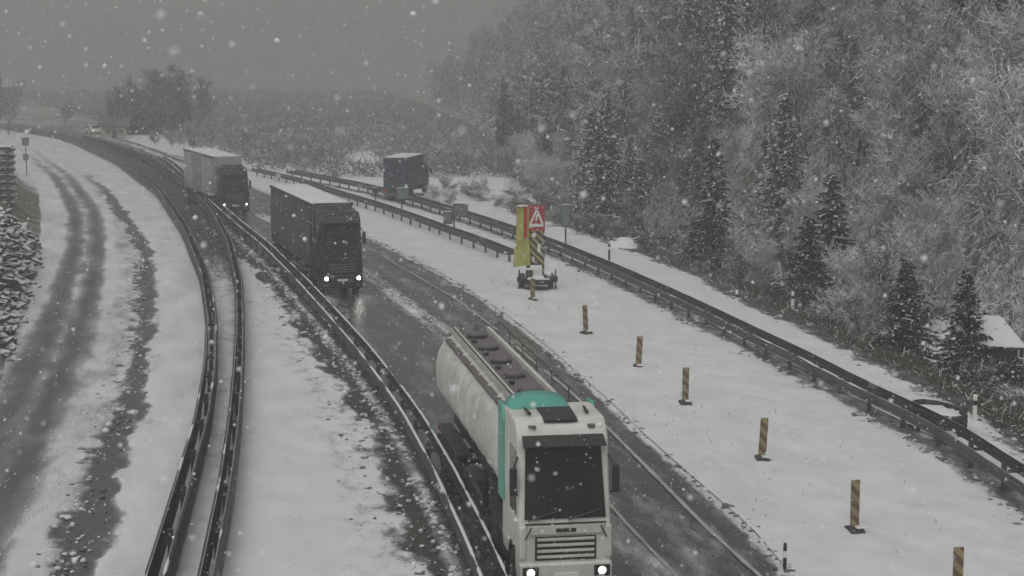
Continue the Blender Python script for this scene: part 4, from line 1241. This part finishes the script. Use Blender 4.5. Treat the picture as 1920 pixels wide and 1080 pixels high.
def strips(P, D, L, W, rng_):
    """flat quads: position, direction, length, width (arrays)"""
    n = len(P)
    rnd = rng_.normal(size=(n, 3))
    s = np.cross(D, rnd); s /= np.maximum(np.linalg.norm(s, axis=1, keepdims=True), 1e-6)
    E = P + D * L[:, None]
    co = np.zeros((n, 4, 3))
    co[:, 0] = P - s * W[:, None] / 2; co[:, 1] = P + s * W[:, None] / 2
    co[:, 2] = E + s * W[:, None] * .25; co[:, 3] = E - s * W[:, None] * .25
    return co.reshape(-1, 3), np.arange(n * 4)

def bare_tree_meshes(seed, h, spread, twigs, twig_len, mats):
    rd = random.Random(seed); rg = np.random.default_rng(seed)
    trunk, limbs, tips = [], [], []
    def grow(p, d, l, r, depth):
        n = 3 if depth < 2 else 2
        q = p
        for k in range(n):
            d = (d + Vector((rd.uniform(-.16, .16), rd.uniform(-.16, .16), rd.uniform(-.02, .14)))).normalized()
            e = q + d * (l / n)
            (trunk if depth == 0 else limbs).append((tuple(q), tuple(e), r * (1 - .22 * k), r * (1 - .22 * (k + 1))))
            q = e
            if depth >= 1: tips.append((tuple(q), tuple(d)))
            if depth < 3 and (depth > 0 or k >= 0):
                for c in range(rd.choice([2, 3]) if depth == 0 else 2):
                    az = rd.uniform(0, 6.283); sp = rd.uniform(.6, 1.1) * spread
                    nd = (d * .9 + Vector((math.cos(az) * sp, math.sin(az) * sp, rd.uniform(0, .4)))).normalized()
                    grow(q, nd, l * rd.uniform(.42, .62), r * .5, depth + 1)
        tips.append((tuple(q), tuple(d)))
    grow(Vector((0, 0, -.3)), Vector((rd.uniform(-.1, .1), rd.uniform(-.1, .1), 1)), h * .62, h * .016, 0)
    co, idx = prism_arrays(trunk)
    tm = fast_mesh('trunk', co, 4, idx, BARK)
    co1, i1 = prism_arrays(limbs)
    T = np.array([t[0] for t in tips]); Dd = np.array([t[1] for t in tips])
    pick = rg.integers(0, len(T), twigs)
    D = Dd[pick] * .55 + rg.normal(size=(twigs, 3)) * .75; D /= np.linalg.norm(D, axis=1, keepdims=True)
    P = T[pick] + rg.normal(size=(twigs, 3)) * h * .018
    co2, i2 = strips(P, D, rg.uniform(.4, 1.0, twigs) * twig_len, rg.uniform(.022, .055, twigs), rg)
    cms = []
    for mt in mats:
        cms.append(fast_mesh('crown', np.concatenate([co1, co2]), 4, np.concatenate([i1, i2 + len(co1)]), mt))
    return tm, cms

def spruce_meshes(seed, h, rad, whorls, mats, dens=1.0):
    rd = random.Random(seed); rg = np.random.default_rng(seed)
    trunk = [((0, 0, -.4), (0, 0, h * .5), h * .016, h * .009), ((0, 0, h * .5), (0, 0, h * .98), h * .009, h * .002)]
    co, idx = prism_arrays(trunk)
    tm = fast_mesh('trunk', co, 4, idx, BARK)
    limbs, P, D, L, W = [], [], [], [], []
    for k in range(whorls):
        f = (k + rd.random()) / whorls
        z = h * (.05 + .94 * f)
        R_ = rad * (1 - f) ** .8 * rd.uniform(.7, 1.15) + .08
        nb = max(4, int((9 - 4 * f) * dens))
        a0 = rd.uniform(0, 6.28)
        for j in range(nb):
            a = a0 + j * 6.283 / nb + rd.uniform(-.3, .3)
            r = R_ * rd.uniform(.45, 1.2)
            dv = np.array([math.cos(a), math.sin(a), 0.0])
            droop = rd.uniform(.05, .62)
            p0 = np.array([0, 0, z + rd.uniform(-.12, .12)]); p1 = p0 + dv * r + np.array([0, 0, -droop * r + .12 * f])
            limbs.append((tuple(p0), tuple(p1), .02, .006))
            ns = max(4, int(r * 15 * dens))
            for q in range(ns):
                t = (q + .7) / ns
                side = np.array([-dv[1], dv[0], 0])
                for s in (-1, 1):
                    dd = dv * .65 + side * s * rd.uniform(.4, .9) + np.array([0, 0, rd.uniform(-.75, .15)])
                    P.append(p0 + (p1 - p0) * t); D.append(dd / np.linalg.norm(dd))
                    L.append(rd.uniform(.16, .34) * (1.15 - .4 * t) * (h / 9) ** .4); W.append(rd.uniform(.05, .12))
    co1, i1 = prism_arrays(limbs)
    P = np.array(P); D = np.array(D); L = np.array(L); W = np.array(W)
    # sprays lie roughly flat
    up = np.array([[0, 0, 1.]]) + rg.normal(size=P.shape) * .7
    s = np.cross(D, up); s /= np.linalg.norm(s, axis=1, keepdims=True)
    E = P + D * L[:, None]
    co2 = np.zeros((len(P), 4, 3))
    co2[:, 0] = P - s * W[:, None] / 2; co2[:, 1] = P + s * W[:, None] / 2; co2[:, 2] = E + s * W[:, None] * .3; co2[:, 3] = E - s * W[:, None] * .3
    co2 = co2.reshape(-1, 3); i2 = np.arange(len(co2))
    return tm, [fast_mesh('crown', np.concatenate([co1, co2]), 4, np.concatenate([i1, i2 + len(co1)]), mt) for mt in mats]

def plant(kind, tm, cm, loc, rz, s, label, cat='tree', group=None, tilt=0.0):
    root = empty(kind, loc, rz, label, cat, group)
    root.scale = (s[0], s[0], s[1])
    root.rotation_euler = (tilt, 0, rz)
    link_mesh('trunk', tm, root)
    link_mesh('crown', cm, root)
    return root

BT = [bare_tree_meshes(100 + k, 6.0 + k * .6, .75 + .08 * k, 2600, .75, (TWIG_D, TWIG_M, TWIG_S)) for k in range(5)]
BUSH = [bare_tree_meshes(200 + k, 2.4 + .3 * k, 1.25, 1100, .5, (TWIG_D, TWIG_M, TWIG_S)) for k in range(4)]
SP = [spruce_meshes(300, 8.0, 1.8, 62, (NEEDLE, NEEDLE_S)), spruce_meshes(301, 6.0, 1.55, 52, (NEEDLE, NEEDLE_S)), spruce_meshes(302, 9.0, 1.7, 62, (NEEDLE, NEEDLE_S))]

# the conifers that stand out at the foot of the slope
def spruce(i, v, x, y, s, label, zoff=0.0, rz=0.0):
    plant('spruce_tree', SP[i][0], SP[i][1][v], (x, y, H1(x, y) + zoff), rz, s, label, 'tree', 'dark spruces at the foot of the slope')
spruce(0, 0, 14.75, 83.5, (1.2, .90), 'tallest dark spruce at the foot of the wooded slope', 0, .4)
spruce(1, 0, 13.4, 81.5, (1.15, .80), 'shorter dark spruce leaning against the left of the tallest one', 0, 2.4)
spruce(1, 0, 14.9, 68.0, (.95, .66), 'dark spruce between the tallest spruce and the shed', 0, 1.1)
spruce(1, 0, 16.45, 65.0, (.9, .77), 'dark spruce close to the left side of the shed', 0, 3.0)
spruce(1, 0, 17.3, 61.5, (.85, .36), 'low dark spruce in front of the shed', 0, 5.0)
spruce(1, 0, 9.9, 97.5, (.75, .42), 'small dark conifer at the far end of the scrub', 0, .2)

# bare pole-like trunk on the slope
def snag():
    x, y = 14.9, 96.0; z = H1(x, y)
    root = empty('dead_tree', (x, y, z), 0, 'thin dark dead tree standing on the snowy slope', 'tree')
    part('trunk', BARK, root, lambda m: (m.tube((0, 0, -.5), (.05, 0, 3.2), .075, .06), m.tube((.05, 0, 3.2), (.0, 0, 6.8), .06, .025)))
    part('crown', BARK, root, lambda m: [m.tube((.02, 0, 2.6 + k * .7), (.02 + (.5 if k % 2 else -.45), .1, 3.0 + k * .7), .022, .006, 5) for k in range(6)])
snag()

# hillside forest, tree by tree: nearest stands in front
def clump(x, y):
    return float(vnoise(np.array([x * .10]), np.array([y * .07]), 61, 3)[0])

def in_view(x, y, z, m=40):
    th = R(7.175)
    d = y * math.cos(th) - (z - 10.7) * math.sin(th)
    up = y * math.sin(th) + (z - 10.7) * math.cos(th)
    u = 960 + 3400 * x / d; v = 540 - 3400 * up / d
    return -m < u < 1920 + m and v > -250, u, v

def where(u, v):
    h = 'high on' if v < 60 else ('halfway up' if v < 260 else 'low on')
    w = 'the slope above the shed' if u > 1720 else ('the slope above the tallest spruce' if u > 1450 else ('the slope beyond the long right barrier' if u > 1200 else 'the misty far end of the wood'))
    return h + ' ' + w
def tree_label(u, v, m):
    return ('dark bare tree', 'leafless frosted tree', 'leafless tree heavy with snow')[m] + ' ' + where(u, v)
cnt = {'d': 0, 's': 0, 'b': 0}
tries = 0
rd = random.Random(11)
while cnt['d'] < 285 and tries < 20000:
    tries += 1
    y = 50 + 190 * rd.random() ** 1.3
    d = rd.uniform(3.0, 60 if y < 140 else 70)
    x = float(SB(y)) + d
    z = H1(x, y)
    ok, u, v = in_view(x, y, z)
    if not ok or d < 5 and y < 70: continue
    c = clump(x, y)
    # keep the hollow round the shed and the spruces open
    if 57 < y < 76 and x < 20.5 and d < 8.5: continue
    if c > .47 and rd.random() < .6 and cnt['s'] < 130:
        i = rd.randrange(3)
        sc_ = rd.uniform(.6, 1.15)
        plant('forest_spruce', SP[i][0], SP[i][1][1 if rd.random() < .6 else 0], (x, y, z), rd.uniform(0, 6.28), (sc_ * 1.05, sc_), 'snow dusted spruce among the bare trees ' + where(u, v), 'tree', 'spruces of the hillside wood')
        cnt['s'] += 1
        continue
    i = rd.randrange(5)
    m = 2 if c < .42 else (1 if c < .56 else 0)
    if rd.random() < .2: m = rd.randrange(3)
    sc_ = rd.uniform(.55, 1.0)
    if d < 10: sc_ *= .6
    plant('bare_tree', BT[i][0], BT[i][1][m], (x, y, z), rd.uniform(0, 6.28), (sc_, sc_), tree_label(u, v, m), 'tree', 'bare trees of the hillside wood', rd.uniform(-.12, .12))
    cnt['d'] += 1

# bushes along the foot of the slope
def bush_label(u, v):
    if u > 1780: w = 'beside and below the shed'
    elif u > 1620: w = 'round the spruces left of the shed'
    elif u > 1450: w = 'at the foot of the tallest spruce'
    elif u > 1300: w = 'between the tallest spruce and the small conifer'
    else: w = 'behind the brush pile at the far end'
    return 'dark leafless bush in the scrub ' + w
rd = random.Random(12)
for k in range(130):
    y = 47 + 110 * rd.random()
    d = rd.uniform(1.6, 6.0)
    x = float(SB(y)) + d
    z = H1(x, y)
    ok, u, v = in_view(x, y, z)
    if not ok: continue
    if 60 < y < 72 and 15.5 < x < 19.5: continue
    i = rd.randrange(4); s = rd.uniform(.35, .75)
    plant('bush', BUSH[i][0], BUSH[i][1][0 if rd.random() < .65 else 1], (x, y, z), rd.uniform(0, 6.28), (s, s * .8), bush_label(u, v), 'bush', 'bushes at the foot of the slope')

# snowy bushes in the valley behind the barriers (mid distance)
rd = random.Random(13)
n = 0
while n < 70:
    y = rd.uniform(165, 310)
    u = rd.uniform(430, 1010)
    x = (u - 960) / 3400 * y * 1.0
    if x < float(CR(y)) + 6 or x > float(SB(y)) + 6 or (x < float(G4(y)) + 4 and y < 172): continue
    i = rd.randrange(4); s = rd.uniform(.35, .8)
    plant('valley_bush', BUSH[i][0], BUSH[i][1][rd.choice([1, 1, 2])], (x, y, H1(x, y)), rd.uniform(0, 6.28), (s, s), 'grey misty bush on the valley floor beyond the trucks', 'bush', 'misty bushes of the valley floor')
    n += 1
for k, (x, y, s, lab) in enumerate([(-6.0, 137, .75, 'snow laden bush right beside the blue truck'), (-4.6, 134, .6, 'low snow laden bush between the blue truck and the grey signs'), (-2.5, 138, .8, 'snow laden bush behind the grey sign boards'), (0.5, 131, .8, 'snow laden bush behind the warning trailer'), (-15.5, 160, .7, 'bare bush at the end of the snow field left of the blue truck')]):
    plant('snowy_bush', BUSH[k % 4][0], BUSH[k % 4][1][2], (x, y, -.1), k * 1.3, (s, s * .8), lab, 'bush')

rd = random.Random(21)
row = [(-5.6, 147), (-1.2, 134), (1.4, 124), (4.6, 113.5), (6.4, 108)]
for k in range(26):
    f = (k + rd.random() * .6) / 26 * 4
    a, b = row[min(3, int(f))], row[min(4, int(f) + 1)]
    t = f - int(f)
    x = a[0] + (b[0] - a[0]) * t + rd.uniform(-.7, .9); y = a[1] + (b[1] - a[1]) * t + rd.uniform(-1.5, 3)
    i = rd.randrange(4); s = rd.uniform(.28, .6)
    m = rd.choice([0, 1, 2])
    plant('hedge_bush', BUSH[i][0], BUSH[i][1][m], (x, y, H1(x, y)), rd.uniform(0, 6.28), (s * 1.2, s * .8), ('dark', 'frosted', 'snow laden')[m] + ' low bush in the ragged row from the blue truck to the hill foot', 'bush', 'ragged row of low bushes')

# misty trees at upper left, behind the far road
rd = random.Random(14)
left_trees = [(-57.5, 266, .95, 0), (-55.2, 262, 1.1, 0), (-53.0, 270, 1.05, 0), (-51.2, 262, 1.15, 0), (-49.2, 266, 1.1, 0), (-54.2, 280, 1.15, 1), (-59.5, 285, .9, 1), (-47.0, 272, 1.0, 0),
              (-72.5, 262, .9, 1), (-76.0, 270, 1.0, 0), (-70.0, 285, .8, 1), (-79.0, 280, 1.1, 0)]
for k, (x, y, s, m) in enumerate(left_trees):
    i = k % 5
    a = k < 8
    plant('misty_tree', BT[i][0], BT[i][1][m], (x, y, H1(x, y)), rd.uniform(0, 6.28), (s, s), 'tall misty tree in the clump at upper left' if a else 'misty tree at the far left edge above the slip road', 'tree', 'misty clump of trees' if a else 'misty trees at the left edge')
for k, (x, y, s) in enumerate([(-58.2, 268, .85), (-56.3, 266, .95), (-54.6, 264, .8), (-52.2, 267, 1.0), (-50.4, 264, .9), (-48.5, 268, 1.02), (-47.6, 263, .85), (-55.4, 274, 1.05), (-51.4, 276, 1.1)]):
    plant('misty_spruce', SP[k % 3][0], SP[k % 3][1][0], (x, y, H1(x, y)), k * 1.1, (s * 1.5, s), 'dark misty spruce in the clump at upper left', 'tree', 'misty spruces of the clump')
for k in range(40):
    y = rd.uniform(215, 300)
    x = float(RL(y)) - rd.uniform(-14, 16) if k % 2 else float(CR(y)) + rd.uniform(1.5, 12)
    if float(RL(y)) - 2 < x < float(CR(y)) + 1: continue
    i = rd.randrange(4); s = rd.uniform(.5, 1.0)
    plant('roadside_bush', BUSH[i][0], BUSH[i][1][rd.choice([0, 1])], (x, y, H1(x, y)), rd.uniform(0, 6.28), (s, s), 'misty bush beside the distant road', 'bush', 'misty bushes beside the distant road')

# brush pile at the end of the shoulder
def brush_pile():
    root = empty('brush_pile', (6.35, 103.5, 0), 0, 'snow covered pile of brushwood and logs on the far shoulder', 'brush pile')
    for k in range(9):
        a = random.uniform(-.5, .5)
        part('log', LOG_SN, root, lambda m: m.tube((random.uniform(-1.1, -.2), random.uniform(-.5, .5), random.uniform(.0, .5)), (random.uniform(.2, 1.1), random.uniform(-.5, .5), random.uniform(.0, .6)), random.uniform(.05, .11), .05, 7))
    vs = [(0, 0, .62)]; fs = []
    for rr, z in ((.35, .56), (.7, .36), (1.0, .02)):
        for k in range(16):
            t = 6.2832 * k / 16; q = rr * random.uniform(.75, 1.15)
            vs.append((1.05 * q * math.cos(t), .75 * q * math.sin(t), z * random.uniform(.75, 1.2)))
    for k in range(16):
        fs.append((0, 1 + k, 1 + (k + 1) % 16))
        for j in (1, 17):
            fs.append((j + k, j + 16 + k, j + 16 + (k + 1) % 16, j + (k + 1) % 16))
    MB().add(vs, fs).build('pile_snow', SNOW, root, smooth=True)
brush_pile()

# uncountable undergrowth: dry scrub along the foot, twigs over the whole slope
def stuff(name, label, n, gen, mt, lw, seed):
    rg = np.random.default_rng(seed)
    x, y = gen(rg, n)
    z = ground_h(x, y)
    th = R(7.175)
    dd = y * math.cos(th) - (z - 10.7) * math.sin(th)
    u = 960 + 3400 * x / dd
    k = (u > -250) & (u < 2250)
    x, y, z = x[k], y[k], z[k]; n = len(x)
    D = rg.normal(size=(n, 3)) * [.75, .75, .45] + [0, 0, .5]
    D /= np.linalg.norm(D, axis=1, keepdims=True)
    P = np.stack([x, y, z + rg.uniform(-.05, lw[4], n)], -1)
    co, idx = strips(P, D, rg.uniform(lw[0], lw[1], n), rg.uniform(lw[2], lw[3], n), rg)
    me = fast_mesh(name, co, 4, idx, mt)
    tag(link_mesh(name, me), label, None, None, 'stuff')

def gen_foot(rg, n):
    y = 40 + 95 * rg.random(n) ** 1.2
    d = rg.gamma(2.2, 1.5, n) + .1 + .5 * (vnoise(y * .5, y * 0, 71) - .3)
    return SB(y) + d, y
def gen_hill(mode):
    def g(rg, n):
        y = 46 + 220 * rg.random(n * 2) ** 1.5
        d = 6 + 62 * rg.random(n * 2)
        x = SB(y) + d
        c = vnoise(x * .11, y * .08, 61, 3)
        k = (c < .47) if mode else (c >= .44)
        return x[k][:n], y[k][:n]
    return g
stuff('scrub', 'dark dry scrub and dead grass at the foot of the slope', 52000, gen_foot, SCRUB, (.15, .55, .02, .05, .10), 81)
stuff('snowy_undergrowth', 'snow laden undergrowth on the lighter patches of the slope', 215000, gen_hill(True), TWIG_S, (.2, .75, .02, .055, 1.4), 82)
stuff('dark_undergrowth', 'dark bare undergrowth on the slope', 215000, gen_hill(False), TWIG_M, (.2, .75, .02, .05, 1.4), 83)
def far_forest():
    rg = np.random.default_rng(77)
    P, D, L, W = [], [], [], []
    n = 0
    while n < 420:
        y = 150 + 330 * rg.random() ** 1.2
        d = 6 + 70 * rg.random()
        x = float(SB(y)) + d
        z = H1(x, y)
        u = 960 + 3400 * x / y
        if u > 1500 or u < 500: continue
        h = rg.uniform(5.0, 11.0); k = 360
        con = rg.random() < .68
        f = rg.random(k)
        zz = f * h
        rad = (h * .20 * (1 - f) + .15) if con else h * .26 * np.sqrt(np.clip(1 - ((f - .62) / .42) ** 2, .02, 1))
        a = rg.uniform(0, 6.283, k); q = np.sqrt(rg.random(k)) * rad
        P.append(np.stack([x + q * np.cos(a), y + q * np.sin(a), z + zz], -1))
        dd = np.stack([np.cos(a), np.sin(a), rg.normal(0, .5, k) + (-.3 if con else .5)], -1) + rg.normal(0, .4, (k, 3))
        D.append(dd / np.linalg.norm(dd, axis=1, keepdims=True))
        L.append(rg.uniform(.35, 1.0, k)); W.append(rg.uniform(.05, .13, k))
        t = np.array([[x, y, z - .2]]); P.append(t); D.append(np.array([[0, 0, 1.]])); L.append(np.array([h * .9])); W.append(np.array([.16]))
        n += 1
    co, idx = strips(np.concatenate(P), np.concatenate(D), np.concatenate(L), np.concatenate(W), rg)
    tag(link_mesh('far_forest', fast_mesh('far_forest', co, 4, idx, TWIG_D)), 'distant wood dissolving into the snow haze', None, None, 'stuff')
far_forest()
def gen_valley(rg, n):
    y = 168 + 420 * rg.random(n * 3) ** 1.35
    x = (rg.random(n * 3) * 1500 - 200 - 960) / 3400 * y
    c = vnoise(x * .12, y * .05, 66, 3)
    k = (x > CR(y) + 5) & (x < SB(y) + 7) & (c > .30) & ((x > G4(y) + 4) | (y > 178))
    return x[k][:n], y[k][:n]
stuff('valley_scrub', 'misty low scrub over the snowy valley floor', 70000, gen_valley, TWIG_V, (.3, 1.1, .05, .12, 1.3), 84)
def gen_bank(rg, n):
    y = 98 + 75 * rg.random(n)
    return RL(y) - .9 - 6 * rg.random(n), y
def gen_tips(rg, n):
    y = 30 + 75 * rg.random(n * 2) ** 1.3
    x = CR(y) + .6 + (G4(y) - CR(y) - 1.0) * rg.random(n * 2)
    k = vnoise(x * .8, y * .5, 72) > .5
    return x[k][:n], y[k][:n]
stuff('grass_tips', 'sparse dead grass tips poking out of the snowy verge', 1500, gen_tips, SCRUB, (.16, .34, .012, .03, .02), 86)
def gen_band(rg, n):
    y = 88 + 150 * rg.random(n) ** 1.3
    return G1(y) + (G2(y) - G1(y)) * (.35 + .6 * rg.random(n)), y
stuff('verge_scrub', 'dark dead grass on the verge between the curving guard rails', 9000, gen_band, SCRUB, (.1, .35, .02, .04, .03), 85)

# lumps of slush and ploughed snow along the edges of the lanes
def slush_clods():
    rg = np.random.default_rng(55)
    P, Rr = [], []
    def along(fn, n, spread, off, y0=26, y1=120, rmax=.11):
        y = y0 + (y1 - y0) * rg.random(n) ** 1.6
        keep = vnoise(y * .6, y * 0 + off * 7, 56) > .38
        y = y[keep]
        x = fn(y) + off + rg.normal(0, spread, len(y))
        P.append(np.stack([x, y, np.full(len(y), .035)], -1)); Rr.append(.02 + rg.gamma(2.0, rmax / 7, len(y)))
    along(CL, 1500, .16, -.5); along(CL, 900, .5, -1.3); along(CR, 1100, .12, .12); along(LN, 900, .2, .05, 60, 130, .08)
    along(SLU, 800, .35, -.25); along(RDG, 350, .2, .2); along(G4, 1200, .18, -.55); along(SB, 900, .35, -.1)
    P = np.concatenate(P); Rr = np.concatenate(Rr); n = len(P)
    bm = bmesh.new(); bmesh.ops.create_icosphere(bm, subdivisions=1, radius=1)
    base = np.array([tuple(v.co) for v in bm.verts]) * [1.1, 1.1, .65]; tri = np.array([[v.index for v in f.verts] for f in bm.faces]); bm.free()
    nb = len(base)
    co = P[:, None, :] + base[None] * (Rr[:, None, None] * rg.uniform(.6, 1.3, (n, nb, 1)))
    idx = (np.arange(n)[:, None] * nb + tri.ravel()[None]).ravel()
    tag(link_mesh('slush_clods', fast_mesh('slush_clods', co.reshape(-1, 3), 3, idx, CLOD)), 'lumps of dirty slush and ploughed snow along the lanes', None, None, 'stuff')
CLOD = twig_mat('slush_clod', (0.16, 0.16, 0.155), 0.55, up=0.1)
slush_clods()

# ------------------------------------------------------------------ falling snow
def snowfall():
    rg = np.random.default_rng(91)
    n = 44000
    y = 4.5 + 78 * rg.random(n) ** .7
    x = (rg.random(n) - .5) * (0.62 * y + 8)
    z = 10.7 + (rg.random(n) - .72) * (.42 * y + 3)
    keep = z > .3
    x, y, z = x[keep], y[keep], z[keep]; n = len(x)
    r = rg.gamma(4.0, .0017, n) + .002
    big = rg.random(n) < .03
    r = np.where(big, r * 1.8, r)
    bm = bmesh.new(); bmesh.ops.create_icosphere(bm, subdivisions=1, radius=1)
    base = np.array([tuple(v.co) for v in bm.verts]); tri = np.array([[v.index for v in f.verts] for f in bm.faces]); bm.free()
    nb = len(base)
    co = np.stack([x, y, z], -1)[:, None, :] + base[None] * (r[:, None, None] * rg.uniform(.6, 1.2, (n, nb, 1)))
    idx = (np.arange(n)[:, None] * nb + tri.ravel()[None]).ravel()
    me = fast_mesh('falling_snow', co.reshape(-1, 3), 3, idx, FLAKE)
    tag(link_mesh('falling_snow', me), 'snowflakes falling through the air', None, None, 'stuff')
FLAKE = mat('snowflake', (0.8, 0.8, 0.8), .9, var=0.02)
snowfall()

# ------------------------------------------------------------------ haze
def haze():
    m = bpy.data.materials.new('haze')
    m.use_nodes = True
    N, L = m.node_tree.nodes, m.node_tree.links
    N.clear()
    out = N.new('ShaderNodeOutputMaterial')
    v = N.new('ShaderNodeVolumePrincipled')
    v.inputs['Color'].default_value = HAZE_COLOR
    v.inputs['Density'].default_value = HAZE_DENSITY
    v.inputs['Anisotropy'].default_value = 0.0
    L.new(v.outputs[0], out.inputs['Volume'])
    b = MB(); b.box(-900, 900, -200, 1800, -4, 95)
    o = b.build('haze', m)
    tag(o, 'snow haze filling the valley', None, None, 'stuff')
haze()
